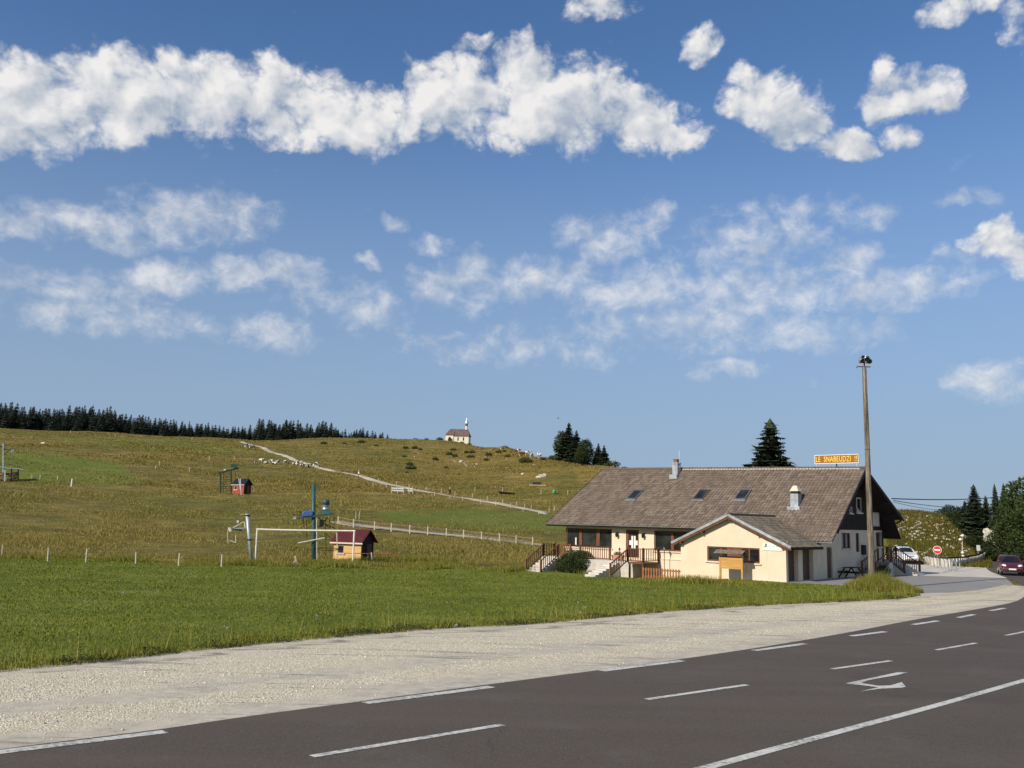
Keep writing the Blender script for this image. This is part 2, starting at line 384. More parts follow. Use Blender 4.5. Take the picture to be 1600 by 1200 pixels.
# ------------------------------------------------------------------ ground materials
def ground_mat():
    t = NT('pasture'); p = t.pos()
    big = t.noise(p, .035, 5, .6); mid = t.noise(p, .25, 6, .65); fine = t.noise(t.pos((1,1,3)), 2.2, 8, .72)
    streak = t.noise(t.pos((.35, 1.0, 1)), .35, 7, .7)
    dry = t.mix(t.mr(mid, .3, .7), lin(136,118,62), lin(172,150,90))
    olive = t.mix(t.mr(mid, .35, .7), lin(106,104,46), lin(138,132,66))
    c = t.mix(t.mr(big, .40, .64), olive, dry)
    c = t.mix(t.mr(streak, .46, .62, 0, .75), c, lin(92,88,42))
    c = t.mix(t.mr(t.noise(t.pos((.6,1,1)), .8, 7, .75), .5, .68, 0, .6), c, lin(84,78,38))
    c = t.mix(t.mr(t.noise(p, .09, 8, .7), .54, .7, 0, .65), c, lin(158,128,78))
    g = t.attr('green')[2]
    gc = t.mix(t.mr(fine, .3, .7), lin(92,116,36), lin(122,142,54))
    c = t.mix(g, c, gc)
    ob = t.attr('ochre')[2]
    c = t.mix(t.math('MULTIPLY', ob, t.mr(mid, .3, .65, .3, 1)), c, lin(172,138,72))
    c = t.mix(t.mr(fine, .3, .8, .0, .5), c, lin(70,66,30))
    c = t.mix(t.mr(t.noise(p, 5.5, 6, .8), .55, .8, 0, .4), c, lin(196,176,116))
    b = t.bump(t.math('ADD', fine, t.math('MULTIPLY', mid, 2.)), .9, .35)
    t.pbr(c, .95, 0, b, .15); return t.m
def lawn_mat():
    t = NT('mown_grass'); p = t.pos()
    a = t.noise(p, .22, 5, .6); f = t.noise(p, 9, 6, .75); s = t.noise(t.pos((.5,.5,1)), .9, 6, .7)
    c = t.mix(t.mr(a, .3, .7), lin(86,100,30), lin(114,124,44))
    c = t.mix(t.mr(s, .42, .72, 0, .5), c, lin(138,142,58))
    c = t.mix(t.mr(t.noise(t.pos((.12,.5,1)), 1., 5, .6), .48, .66, 0, .5), c, lin(146,146,66))
    c = t.mix(t.mr(f, .35, .8, 0, .6), c, lin(72,86,24))
    t.pbr(c, .9, 0, t.bump(f, .8, .05), .2); return t.m
def gravel_mat():
    t = NT('limestone_gravel'); p = t.pos()
    v = t.n('ShaderNodeTexVoronoi'); t.l(p, v.inputs['Vector']); v.inputs['Scale'].default_value = 30
    vc = t.n('ShaderNodeSeparateColor'); t.l(v.outputs['Color'], vc.inputs[0])
    st = t.mix(t.mr(vc.outputs[0], 0, 1), lin(200,187,158), lin(252,242,214))
    st = t.mix(t.mr(v.outputs['Distance'], .35, .8, 0, .6), st, lin(140,130,112))
    q = t.pos((.75,.75,1)); 
    # wheel-worn dust bands that run along the road
    mp = t.n('ShaderNodeMapping'); t.l(t.pos(), mp.inputs[0]); mp.inputs['Rotation'].default_value = (0,0,math.radians(-45)); mp.inputs['Scale'].default_value = (.05,.55,1)
    dn = t.noise(mp.outputs[0], 1.6, 6, .62, .6)
    dust = t.mix(t.mr(t.noise(p, 3, 6, .7), .3, .7), lin(166,158,143), lin(206,197,180))
    ac = t.math('ADD', t.attr('across')[2], t.math('MULTIPLY', t.math('SUBTRACT', dn, .5), .30))
    rp = t.n('ShaderNodeValToRGB'); t.l(ac, rp.inputs[0]); cr = rp.color_ramp; cr.elements[0].position = 0; cr.elements[0].color = (.75,)*3+(1,); cr.elements[1].position = 1; cr.elements[1].color = (.95,)*3+(1,)
    for ps, vl in ((.17,.8),(.25,.1),(.52,.0),(.58,.8),(.66,.85),(.70,.1),(.80,.15),(.86,.9)): e_ = cr.elements.new(ps); e_.color = (vl,)*3+(1,)
    rs = t.n('ShaderNodeSeparateColor'); t.l(rp.outputs[0], rs.inputs[0]); duf = rs.outputs[0]
    c = t.mix(duf, st, dust)
    ln = t.math('MULTIPLY', t.mr(t.math('ABSOLUTE', t.math('SUBTRACT', ac, .205)), .0, .03, .85, 0), t.mr(t.noise(mp.outputs[0], 3.3, 6, .7), .42, .6)); c = t.mix(ln, c, lin(84,76,66))
    c = t.mix(t.mr(t.noise(mp.outputs[0], 2.7, 7, .7, .4), .55, .66, 0, .8), c, lin(104,96,86))
    big = t.noise(p, .5, 5, .6); c = t.mix(t.mr(big, .35, .7, 0, .4), c, lin(206,194,164))
    tar = t.noise(mp.outputs[0], 4.2, 8, .72, .8); c = t.mix(t.mr(tar, .60, .68, 0, .8), c, lin(92,85,78))
    h = t.math('MULTIPLY', v.outputs['Distance'], t.math('SUBTRACT', 1.05, duf))
    t.pbr(c, .92, 0, t.bump(h, .7, -.02), .2); return t.m
def asphalt_mat(name, base, patch, wear):
    t = NT(name); p = t.pos()
    g = t.noise(p, 38, 4, .85); m = t.noise(p, .6, 6, .65); v = t.n('ShaderNodeTexVoronoi'); t.l(p, v.inputs['Vector']); v.inputs['Scale'].default_value = 70
    vs_ = t.n('ShaderNodeSeparateColor'); t.l(v.outputs['Color'], vs_.inputs[0])
    c = t.mix(t.mr(g, .3, .75), tuple(x*.55 for x in base[:3])+(1,), tuple(x*1.4 for x in base[:3])+(1,))
    c = t.mix(t.mr(vs_.outputs[0], .86, .98, 0, .5), c, patch)
    mp = t.n('ShaderNodeMapping'); t.l(t.pos(), mp.inputs[0]); mp.inputs['Rotation'].default_value = (0,0,math.radians(-45)); mp.inputs['Scale'].default_value = (.04,.5,1)
    c = t.mix(t.mr(t.noise(mp.outputs[0], 1.2, 5, .6), .4, .7, 0, .35), c, tuple(x*1.35 for x in base[:3])+(1,))
    c = t.mix(t.mr(m, .5, .8, 0, wear), c, patch)
    c = t.mix(t.mr(t.noise(p, .18, 7, .7), .56, .66, 0, .38), c, tuple(x*.62 for x in base[:3])+(1,))
    ck = t.n('ShaderNodeTexVoronoi', feature='DISTANCE_TO_EDGE'); wv = t.n('ShaderNodeVectorMath', operation='ADD'); t.l(p, wv.inputs[0])
    wn_ = t.n('ShaderNodeTexNoise'); t.l(p, wn_.inputs['Vector']); wn_.inputs['Scale'].default_value = 1.1; wn_.inputs['Detail'].default_value = 6; t.l(wn_.outputs['Color'], wv.inputs[1]); t.l(wv.outputs[0], ck.inputs['Vector']); ck.inputs['Scale'].default_value = .16
    c = t.mix(t.math('MULTIPLY', t.mr(ck.outputs['Distance'], .0, .004, .5, 0), t.mr(t.noise(p, .12, 3), .5, .62)), c, tuple(x*.3 for x in base[:3])+(1,))
    t.pbr(c, t.mr(g, .2, .8, .72, .95), 0, t.bump(g, .6, .012), .3); return t.m
M_PAST, M_LAWN, M_GRAV = ground_mat(), lawn_mat(), gravel_mat()
M_ROAD = asphalt_mat('asphalt', (.108,.085,.064,1), (.20,.19,.17,1), .25)
M_APRON = asphalt_mat('old_asphalt', (.30,.285,.26,1), (.42,.40,.36,1), .5)
M_PARK = simple('pale_stabilised_gravel', (.60,.55,.46,1), .95, .15, .6, .4, 25, kind='Object')
def paint_mat():
    t = NT('road_paint'); p = t.pos(); n = t.noise(p, 12, 8, .75)
    t.pbr(t.mix(t.mr(t.math('ADD', n, t.math('MULTIPLY', t.noise(p, 1.2, 4), .35)), .60, .84, 0, .8), (.70,.68,.61,1), (.14,.125,.10,1)), .7, 0, None, .3); return t.m
M_PAINT = paint_mat()
M_TRACK = simple('pale_track', (.50,.43,.31,1), .95, .25, .25, .4, 4)

# ------------------------------------------------------------------ terrain sheet
def pip(x, y, poly):
    ins = np.zeros(x.shape, bool); n = len(poly)
    for i in range(n):
        (x1,y1),(x2,y2) = poly[i], poly[(i+1)%n]
        c = ((y1 > y) != (y2 > y)) & (x < (x2-x1)*(y-y1)/(y2-y1+1e-12)+x1); ins ^= c
    return ins
az = np.radians(np.concatenate([np.arange(-180,-37,3.), np.arange(-36,36.01,.16), np.arange(39,180.1,3.)]))
rr = np.concatenate([[.5,4,8,12,16,20,24,28,32,36], np.exp(np.linspace(math.log(40), math.log(700), 330)), np.exp(np.linspace(math.log(730), math.log(9000), 26))])
A_, R_ = np.meshgrid(az, rr, indexing='ij'); X_ = R_*np.sin(A_); Y_ = R_*np.cos(A_)
Z_ = H(X_, Y_)-.16*np.clip((62-R_)/4, 0, 1)
Z_ = np.where(R_ > 2900, Z_-(R_-2900)*.03, Z_)
na, nr = X_.shape; V_ = np.stack([X_.ravel(), Y_.ravel(), Z_.ravel()], 1)
ii, jj = np.meshgrid(np.arange(na-1), np.arange(nr-1), indexing='ij'); b0 = (ii*nr+jj).ravel()
F_ = np.stack([b0, b0+1, b0+nr+1, b0+nr], 1)
with np.errstate(all='ignore'):
    pu, pv = pix_of(V_[:,0], np.where(V_[:,1] > 1, V_[:,1], 1), V_[:,2])
vis = V_[:,1] > 30
wob = 6*np.sin(pu*.07)+4*np.sin(pv*.3+pu*.02)
def soft(poly): return (pip(pu+wob*.8, pv+wob*.25, poly) & vis).astype(float)
green = soft([(-60,700),(40,704),(190,722),(225,757),(120,757),(-60,752)])*.68
green = np.maximum(green, soft([(590,800),(720,796),(930,806),(930,832),(760,828),(600,812)])*.7)
green = np.maximum(green, soft([(60,683),(390,690),(400,712),(240,705)])*.4)
green = np.maximum(green, soft([(1380,830),(1470,850),(1560,865),(1560,885),(1380,885)])*.6)
ochre = np.maximum(soft([(1395,785),(1500,795),(1500,822),(1395,815)])*.9, soft([(910,700),(1010,725),(1010,760),(900,760)])*.45)
ochre = np.maximum(ochre, soft([(640,690),(860,700),(870,770),(660,750)])*.35)
for _a in (green, ochre):                                   # meadow edges fade over a few metres
    g_ = _a.reshape(na, nr)
    for _ in range(3): g_[1:-1, 1:-1] = (g_[1:-1, 1:-1]*2+g_[:-2, 1:-1]+g_[2:, 1:-1]+g_[1:-1, :-2]+g_[1:-1, 2:])/6
terrain = put('hillside', rawmesh('hillside', V_, F_, {'green': green, 'ochre': ochre}), M_PAST, kind='structure')
terrain.data.shade_smooth()

# ------------------------------------------------------------------ sheets of the near ground
def resample(pl, step):
    pl = [Vector((p[0], p[1])) for p in pl]; out = [pl[0]]
    for a, b in zip(pl, pl[1:]):
        n = max(1, int((b-a).length/step)); out += [a.lerp(b, k/n) for k in range(1, n+1)]
    return out
def smooth_poly(pl, it=3):
    pl = [Vector((p[0], p[1])) for p in pl]
    for _ in range(it):
        q = [pl[0]]
        for a, b in zip(pl, pl[1:]): q += [a.lerp(b, .25), a.lerp(b, .75)]
        q.append(pl[-1]); pl = q
    return pl
def strip(A, B, n, m, off, name, mat, edge=0., parent=None, jitter=0):
    """sheet between two polylines, n cells along and m across, laid `off` above the ground"""
    def samp(pl, n):
        L = [0]
        for a, b in zip(pl, pl[1:]): L.append(L[-1]+(b-a).length)
        out = []
        for k in range(n+1):
            t = L[-1]*k/n; i = max(0, min(len(L)-2, next((j for j in range(len(L)-1) if L[j+1] >= t), len(L)-2)))
            u = (t-L[i])/max(1e-9, L[i+1]-L[i]); out.append(pl[i].lerp(pl[i+1], u))
        return out
    a, b = samp(A, n), samp(B, n); V = []
    for p, q in zip(a, b):
        for k in range(m+1):
            s = p.lerp(q, k/m); e = edge if (k in (0, m)) else 0
            if jitter and k in (0, m): s = s+Vector((mnoise.noise(Vector((s.x*1.7, s.y*1.7, 0))), mnoise.noise(Vector((s.x*1.7, s.y*1.7, 9)))))*jitter
            V.append((s.x, s.y, Hf(s.x, s.y)+off-e))
    V = np.array(V); i, j = np.meshgrid(np.arange(n), np.arange(m), indexing='ij'); b0 = (i*(m+1)+j).ravel()
    F = np.stack([b0, b0+1, b0+m+2, b0+m+1], 1)
    o = put(name, rawmesh(name, V, F, {'across': np.tile(np.arange(m+1)/m, n+1)}), mat, parent, kind='structure' if parent is None else None); o.data.shade_smooth()
    # faces must look up
    if o.data.polygons[0].normal.z < 0: o.data.flip_normals()
    return o
def g2(px, py): p = U(px, py); return Vector((p.x, p.y))
EDGE_L = [g2(*q) for q in ((0,1172),(260,1141),(350,1126),(560,1098),(800,1066),(1070,1031),(1300,994),(1425,969),(1530,952),(1600,939))]
SOL = [g2(*q) for q in ((1120,1198),(1325,1142),(1455,1107),(1600,1065))]
d0 = (EDGE_L[3]-EDGE_L[0]).normalized()
EL = [EDGE_L[0]-d0*70]+EDGE_L+[Vector((33.4,58.6)), Vector((38.2,70)), Vector((43.0,82)), Vector((50,95)), Vector((58,108)), Vector((63,121)), Vector((62,135))]
ds = (SOL[3]-SOL[0]).normalized()
def offset(pl, w):
    out = []
    for i, p in enumerate(pl):
        t = (pl[min(i+1, len(pl)-1)]-pl[max(i-1, 0)]).normalized(); out.append(p+Vector((t.y, -t.x))*w)
    return out
ELs = smooth_poly(EL, 2)
nperp = Vector((d0.y, -d0.x)); wS = (SOL[1]-EDGE_L[3]).dot(nperp)
ER = offset(EL, wS+4.2)
for i in range(11, len(EL)): ER[i] = EL[i]+(ER[i]-EL[i]).normalized()*(8.6 if i > 11 else 9.6)
ERs = smooth_poly(ER, 2)
road = strip(ELs, ERs, 420, 16, .02, 'road', M_ROAD)
LAWN_E = [g2(*q) for q in ((0,1048),(130,1036),(300,1016),(500,997),(700,980),(800,978),(1000,958),(1200,945),(1300,941),(1400,936),(1432,930))]
dl = (LAWN_E[2]-LAWN_E[0]).normalized()
LE = [LAWN_E[0]-dl*60]+LAWN_E
gravel = strip(smooth_poly([p+Vector((-.6,.6)) for p in LE]+[Vector((26.5,52.5)), Vector((33,60.5))], 1), smooth_poly([ELs[0]+Vector((.4,-.4))]+[p+Vector((.5,-.5)) for p in EDGE_L]+[Vector((34,58.6))], 1), 300, 14, .008, 'gravel_shoulder', M_GRAV)
# lawn: from the gravel to the rough pasture and the foot of the building
LAWN_B = [g2(*q) for q in ((0,873),(133,877),(346,884),(470,887),(560,889),(700,892),(800,890),(870,893),(960,902),(1064,907))]+[Vector((15.0,58.2)), Vector((19.2,55.2)), Vector((21.0,54.2)), Vector((22.5,52.4))]
LB = [LAWN_B[0]+Vector((-70,-12))]+LAWN_B
lawn = strip(smooth_poly(LE, 1), smooth_poly(LB, 1), 260, 60, .06, 'lawn', M_LAWN, .075, jitter=.22)
apron = strip([Vector((14,58.5)), Vector((16,60)), Vector((22,66)), Vector((30,75)), Vector((34,80))], smooth_poly([Vector((21.2,50)), Vector((26.5,50)), Vector((31.5,56.5)), Vector((36.5,66.5)), Vector((40.5,75.5))], 1), 60, 20, .004, 'forecourt', M_APRON)
park = strip([Vector((24,70)), Vector((26,84)), Vector((29,91)), Vector((36,95))], [Vector((38.2,69.0)), Vector((42.6,80)), Vector((48,90)), Vector((54,99))], 40, 20, .012, 'car_park', M_PARK)
# painted marks: each a thin sheet of paint on the road
def mark(pts4, name, z=.026):
    me = bpy.data.meshes.new(name); n = 6; V = []
    a, b, c, d = [Vector((p[0], p[1])) for p in pts4]      # a-b one long side, d-c the other
    for k in range(n+1):
        for p in (a.lerp(b, k/n), d.lerp(c, k/n)): V.append((p.x, p.y, Hf(p.x, p.y)+z))
    me.from_pydata(V, [], [(2*k, 2*k+1, 2*k+3, 2*k+2) for k in range(n)]); me.update()
    if me.polygons[0].normal.z < 0: me.flip_normals()
    return put(name, me, M_PAINT, road)
def dash(p, q, w, name='edge_dash'):
    a, b = g2(*p), g2(*q); t = (b-a).normalized(); n = Vector((-t.y, t.x))*w/2
    return mark((a+n, b+n, b-n, a-n), name)
for p, q in (((-30,1182),(258,1146)),((570,1101),(768,1075)),((940,1050),(1066,1034)),((1178,1018),(1258,1007)),((1330,995),(1383,988)),((1427,977),(1465,971)),((1497,966),(1522,961)),((1548,955),(1570,951))): dash(p, q, .22)
for p, q in (((487,1185),(785,1135)),((1010,1095),(1167,1072)),((1300,1047),(1392,1034)),((1463,1017),(1525,1006)),((1572,994),(1606,987))): dash(p, q, .14, 'lane_dash')
SL = smooth_poly([SOL[0]-ds*45]+SOL+[SOL[3]+(SOL[3]-SOL[2]).normalized()*9], 1)
so_a, so_b = offset(SL, .085), offset(SL, -.085)
strip(so_a, so_b, 60, 1, .026, 'lane_line', M_PAINT, parent=road)
for p, q in (((1541,909),(1552,911)),((1566,913),(1580,916)),((1592,917),(1606,920))): dash(p, q, .14, 'lane_dash')
# turn arrow: bent shaft and flared head, traced as two painted pieces
def poly_mark(pts, nm):
    P = [g2(*p) for p in pts]; me = bpy.data.meshes.new(nm); me.from_pydata([(p.x, p.y, Hf(p.x, p.y)+.026) for p in P], [], [tuple(range(len(P)))]); me.update()
    if me.polygons[0].normal.z < 0: me.flip_normals()
    return put(nm, me, M_PAINT, road)
poly_mark(((1321,1069.8),(1345,1064.6),(1404,1052),(1419,1052.3),(1401,1056.8),(1355,1065.2),(1346,1069)), 'arrow_stroke')
poly_mark(((1321.5,1070.2),(1346,1069.4),(1373,1073.6),(1391,1073),(1409,1067.8),(1415.5,1075),(1410,1076.4),(1375,1078.2),(1343,1082.6),(1373,1076),(1342,1072)), 'arrow_head')

# tracks across the hill
def track(pts, w, name, off=.05):
    P = smooth_poly([g2(*p) for p in pts], 2)
    return strip(offset(P, w/2), offset(P, -w/2), 160, 4, off, name, M_TRACK, .04)
track(((378,690.5),(400,697),(450,716),(520,736),(600,757),(660,768),(720,778),(790,789),(856,802)), 1.9, 'upper_track', .12)
track(((524,816),(560,823),(640,831),(720,838),(800,847),(850,853)), 2.2, 'lower_track', .12)

# ------------------------------------------------------------------ materials of buildings
def render_mat(name, col, dirt=.12):
    t = NT(name); c = t.co('Object'); n = t.noise(c, .7, 6, .65); f = t.noise(c, 45, 4, .7)
    v = t.noise(t.co('Object', (1.6,1.6,.25)), 1.3, 6, .6)
    k = t.mix(t.mr(n, .3, .7), tuple(x*.93 for x in col[:3])+(1,), tuple(min(1, x*1.05) for x in col[:3])+(1,))
    k = t.mix(t.mr(v, .55, .8, 0, dirt), k, (.34,.27,.19,1))
    t.pbr(k, .9, 0, t.bump(f, .25, .006), .2); return t.m
M_WALL = render_mat('cream_render', (.77,.635,.46,1), .3)
M_TRIM = render_mat('pale_sill', (.72,.62,.48,1))
M_BROWN = simple('brown_stained_wood', (.17,.062,.028,1), .6, .25, 6, .2, 40, stretch=(1,1,.3))
M_DKWOOD = simple('dark_larch_boards', (.022,.013,.009,1), .8, .3, 4, .3, 30, stretch=(2,2,.3))
M_DOOR = simple('brown_door', (.10,.058,.032,1), .6, .2, 3, .15, 30, stretch=(2,2,.3))
M_GALV = simple('galvanised_steel', (.52,.54,.55,1), .42, .15, 2, .1, 30, metal=.7)
M_ZINC = simple('zinc_sheet', (.40,.43,.45,1), .5, .18, 2.5, .1, 25, metal=.45, dirt=.25)
M_CONC = simple('pale_concrete', (.55,.51,.44,1), .9, .15, 2, .3, 20, dirt=.2)
M_BLACK = simple('black_metal', (.014,.014,.015,1), .45, .2, 5)
M_WHITE = simple('white_paint', (.76,.75,.70,1), .6, .08, 3, .1, 20, dirt=.12)
M_TERRA = simple('terracotta', (.52,.27,.17,1), .85, .15, 4)
def glass_mat(name, col=(.012,.013,.013,1), rough=.04):
    t = NT(name); c = t.co('Object'); n = t.noise(c, 1.1, 3, .5)
    t.pbr(t.mix(t.mr(n, .35, .7), col, tuple(x*3.2 for x in col[:3])+(1,)), rough, 0, t.bump(t.noise(c, .8, 2), .03, .05), .6); return t.m
M_GLASS = glass_mat('dark_window_glass')
def tile_mat(name, lo, hi, moss):
    t = NT(name); r = t.attr('rnd')[2]; c = t.co('Object'); big = t.noise(c, .35, 5, .6); f = t.noise(c, 6, 7, .75)
    k = t.mix(t.mr(r, 0, 1, smooth=False), lo, hi)
    k = t.mix(t.mr(big, .4, .7, 0, .55), k, moss)
    k = t.mix(t.mr(f, .50, .72, 0, .7), k, (.045,.035,.028,1))
    k = t.mix(t.mr(t.noise(c, 14, 5, .8), .64, .78, 0, .6), k, (.42,.39,.33,1))
    t.pbr(k, .9, 0, t.bump(f, .4, .015), .2); return t.m
M_TILE = tile_mat('weathered_roof_tile', (.145,.112,.087,1), (.265,.212,.165,1), (.175,.134,.105,1))
M_TILE2 = tile_mat('grey_brown_roof_tile', (.10,.085,.068,1), (.20,.17,.135,1), (.11,.095,.07,1))

# ------------------------------------------------------------------ the inn and its annex: shared frame (u right, v back, w up)
AZB = .84
BO = U(1229, 910); BROT = AZB-math.pi/2
_F = Vector((-math.sin(AZB), math.cos(AZB), 0)); _G = Vector((math.cos(AZB), math.sin(AZB), 0))
def onv(px, py, v):
    """(u, w) of a picture position on the plane v of the building"""
    d = Vector(pixray(px, py)); C = Vector((0,0,CZ)); P0 = BO+_G*v
    p = C+d*((P0-C).dot(_G)/d.dot(_G)); r = p-BO; return -(r.dot(_F)), r.z
def onu(px, py, u):
    d = Vector(pixray(px, py)); C = Vector((0,0,CZ)); P0 = BO-_F*u
    p = C+d*((P0-C).dot(_F)/d.dot(_F)); r = p-BO; return r.dot(_G), r.z
def bw(u, v, w=0): return BO-_F*u+_G*v+Vector((0,0,w))
def wall_holes(axis, pos, a0, a1, z0_, z1_, holes, depth=.22, sgn=1, thick=.3):
    """wall in the plane axis=pos from a0..a1, with real openings; reveals run inwards (sgn)"""
    m = MB(); xs = sorted({a0, a1, *[h[0] for h in holes], *[h[1] for h in holes]}); zs = sorted({z0_, z1_, *[h[2] for h in holes], *[h[3] for h in holes]})
    P = (lambda a, d, z: (pos+sgn*d, a, z)) if axis == 0 else (lambda a, d, z: (a, pos+sgn*d, z))
    for x, y in zip(xs, xs[1:]):
        for p, q in zip(zs, zs[1:]):
            cx, cz_ = (x+y)/2, (p+q)/2
            if any(h[0] < cx < h[1] and h[2] < cz_ < h[3] for h in holes): continue
            m.quad(P(x,0,p), P(y,0,p), P(y,0,q), P(x,0,q))
    for h in holes:
        a, b, c, d = h[:4]
        m.quad(P(a,0,c), P(a,depth,c), P(a,depth,d), P(a,0,d)); m.quad(P(b,0,c), P(b,depth,c), P(b,depth,d), P(b,0,d))
        m.quad(P(a,0,d), P(b,0,d), P(b,depth,d), P(a,depth,d)); m.quad(P(a,0,c), P(b,0,c), P(b,depth,c), P(a,depth,c))
    for (x, y) in ((a0, a1),):
        m.quad(P(x,thick,z0_), P(y,thick,z0_), P(y,thick,z1_), P(x,thick,z1_))
        for e in (x, y): m.quad(P(e,0,z0_), P(e,thick,z0_), P(e,thick,z1_), P(e,0,z1_))
    return m
def window(parent, axis, pos, sgn, a, b, c, d, splits=(), frame=.08, depth=.12, sill=True, mat=None, name='window'):
    """a window set in an opening: frame, panes, sill"""
    mat = mat or M_BROWN
    def bx(m, a0, a1, d0, d1, z0_, z1_):
        p, q = sorted((pos+sgn*d0, pos+sgn*d1))
        return m.box(p, q, a0, a1, z0_, z1_) if axis == 0 else m.box(a0, a1, p, q, z0_, z1_)
    f = MB(); d0, d1 = depth-.05, depth+.04
    bx(f, a, a+frame, d0, d1, c, d); bx(f, b-frame, b, d0, d1, c, d); bx(f, a+frame, b-frame, d0, d1, c, c+frame); bx(f, a+frame, b-frame, d0, d1, d-frame, d)
    for s, w in splits: bx(f, s-w/2, s+w/2, d0-.01, d1, c+frame, d-frame)
    w_ = f.build(name, mat, parent)
    ed = [a+frame]+[x for s, w in splits for x in (s-w/2, s+w/2)]+[b-frame]
    for k in range(0, len(ed), 2):
        bx(MB(), ed[k], ed[k+1], depth, depth+.02, c+frame, d-frame).build('pane', M_GLASS, w_)
    if sill: bx(MB(), a-.12, b+.12, -.10, .10, c-.10, c).build('sill', M_TRIM, w_)
    return w_
def tile_field(corner, rows, cols, mat, parent, name, w=.28, seed=1, clip=None):
    """roof tiles on a four-cornered slope: corner(s,t) -> point, s along the eave, t up the slope"""
    m = MB(); rg = random.Random(seed)
    for r in range(rows):
        off = .5 if r % 2 else 0
        for c in range(cols):
            s0, s1 = (c)/cols, (c+1)/cols; t0, t1 = r/rows, (r+1.12)/rows
            sm = (s0+s1)/2
            if clip and not clip(sm, (r+.5)/rows): continue
            p00, p10, p01, p11 = [Vector(corner(s, t)) for s, t in ((s0,t0),(s1,t0),(s0,t1),(s1,t1))]
            n = (p10-p00).cross(p01-p00).normalized()
            if n.z < 0: n = -n
            j = rg.uniform(-.006, .008); h0, h1 = .052+j, .012
            q = [p00+n*(h0-.018), p00.lerp(p10,.42)+n*(h0-.022), p00.lerp(p10,.62)+n*(h0+.034), p00.lerp(p10,.86)+n*(h0+.034), p10+n*(h0-.018)]
            u = [p01+n*(h1-.018), p01.lerp(p11,.42)+n*(h1-.022), p01.lerp(p11,.62)+n*(h1+.034), p01.lerp(p11,.86)+n*(h1+.034), p11+n*(h1-.018)]
            lo = [x-n*.05 for x in q]
            m.add(q+u+lo, [(i,i+1,i+6,i+5) for i in range(4)]+[(i+10,i+11,i+1,i) for i in range(4)], rg.random())
    me = bpy.data.meshes.new(name); me.from_pydata(m.v, [], m.f); me.update()
    me.attributes.new('rnd', 'FLOAT', 'POINT').data.foreach_set('value', m.c)
    return put(name, me, mat, parent, kind='stuff')

inn = thing('inn', 'long cream mountain inn with big brown tiled roof and dark wood gable', 'building', BO, BROT)
UL, UR, VR, WL_, WR_ = -22.3, -.12, 10.9, 8.12, 7.75       # left wall, right wall, ridge line, ridge heights
RU0, RU1 = onv(942, 732.5, VR)[0], 1.17
EU0 = onv(852, 819, 5.2)[0]; EW, EV = 3.24, 5.3
FV = 6.0                                                 # front wall
# openings of the front
def span(px0, px1, py0, py1, v):
    a = onv(px0, (py0+py1)/2, v)[0]; b = onv(px1, (py0+py1)/2, v)[0]; return a, b
w1 = span(884, 956, 829, 858, FV); w2 = (onv(1022,845,FV)[0], onv(1022,845,FV)[0]+3.6); dr = span(978, 998, 830, 860, FV)
WT, WB = 2.92, 1.38
fh = [(w1[0], w1[1], WB, WT), (dr[0], dr[1], .75, WT), (w2[0], w2[1], WB, WT)]
fw = wall_holes(1, FV, UL, -7.0, -1.2, 3.7, fh).build('front_wall', M_WALL, inn)
ds_ = w1[1]-w1[0]
window(inn, 1, FV, 1, *fh[0], splits=((w1[0]+ds_*.32, .30), (w1[0]+ds_*.70, .34)), frame=.11)
cu_ = onv(898.5,850,FV)[0]; MB().box(cu_-.07, cu_+.07, FV+.105, FV+.118, WB+.13, WB+.75).build('curtain', M_WHITE, inn)
window(inn, 1, FV, 1, *fh[2], splits=((w2[0]+1.62, .26),), frame=.11)
# entrance: frame, two glazed leaves, white notices in the shape of a cross
a, b = dr; fr = MB(); fr.box(a, a+.24, FV+.02, FV+.14, .75, WT); fr.box(b-.09, b, FV+.02, FV+.14, .75, WT); fr.box(a+.24, b-.09, FV+.02, FV+.14, WT-.14, WT)
door = fr.build('entrance_door', M_BROWN, inn)
mid = (a+.24+b-.09)/2
for x0, x1 in ((a+.25, mid-.02), (mid+.02, b-.10)):
    MB().box(x0, x1, FV+.07, FV+.09, .80, WT-.15).build('door_pane', M_GLASS, door)
    s = .5*(x0+x1); sd_ = 1 if s < mid else -1
    MB().box(*sorted((mid-sd_*.03, mid-sd_*.20)), FV+.055, FV+.066, 1.42, 2.44).build('notice', M_WHITE, door)
    MB().box(*sorted((mid-sd_*.2, mid-sd_*.40)), FV+.055, FV+.066, 1.72, 2.08).build('notice', M_WHITE, door)
MB().box(mid-.02, mid+.02, FV+.05, FV+.1, .8, WT-.15).build('door_stile', M_BLACK, door)
for px in (966, 1007):
    u = onv(px, 833, FV)[0]; m = MB(); m.box(u-.05, u+.05, FV-.03, FV, 2.45, 2.7); m.tube([(u,FV-.02,2.66),(u,FV-.2,2.72),(u,FV-.24,2.6)], .02, 6)
    m.lathe([(.03,2.30),(.09,2.34),(.12,2.55),(.05,2.64),(.01,2.68)], u, FV-.24, 8); m.build('wall_lantern', M_BLACK, inn)
# plinth edge of the terrace behind the fence
MB().box(onv(1003,885,FV)[0], -7.4, FV-.10, FV-.005, -.9, .72).build('plinth', M_WALL, inn)
MB().box(onv(1003,885,FV)[0], -7.4, FV-.14, FV-.0, .72, .78).build('plinth_cap', M_TRIM, inn)
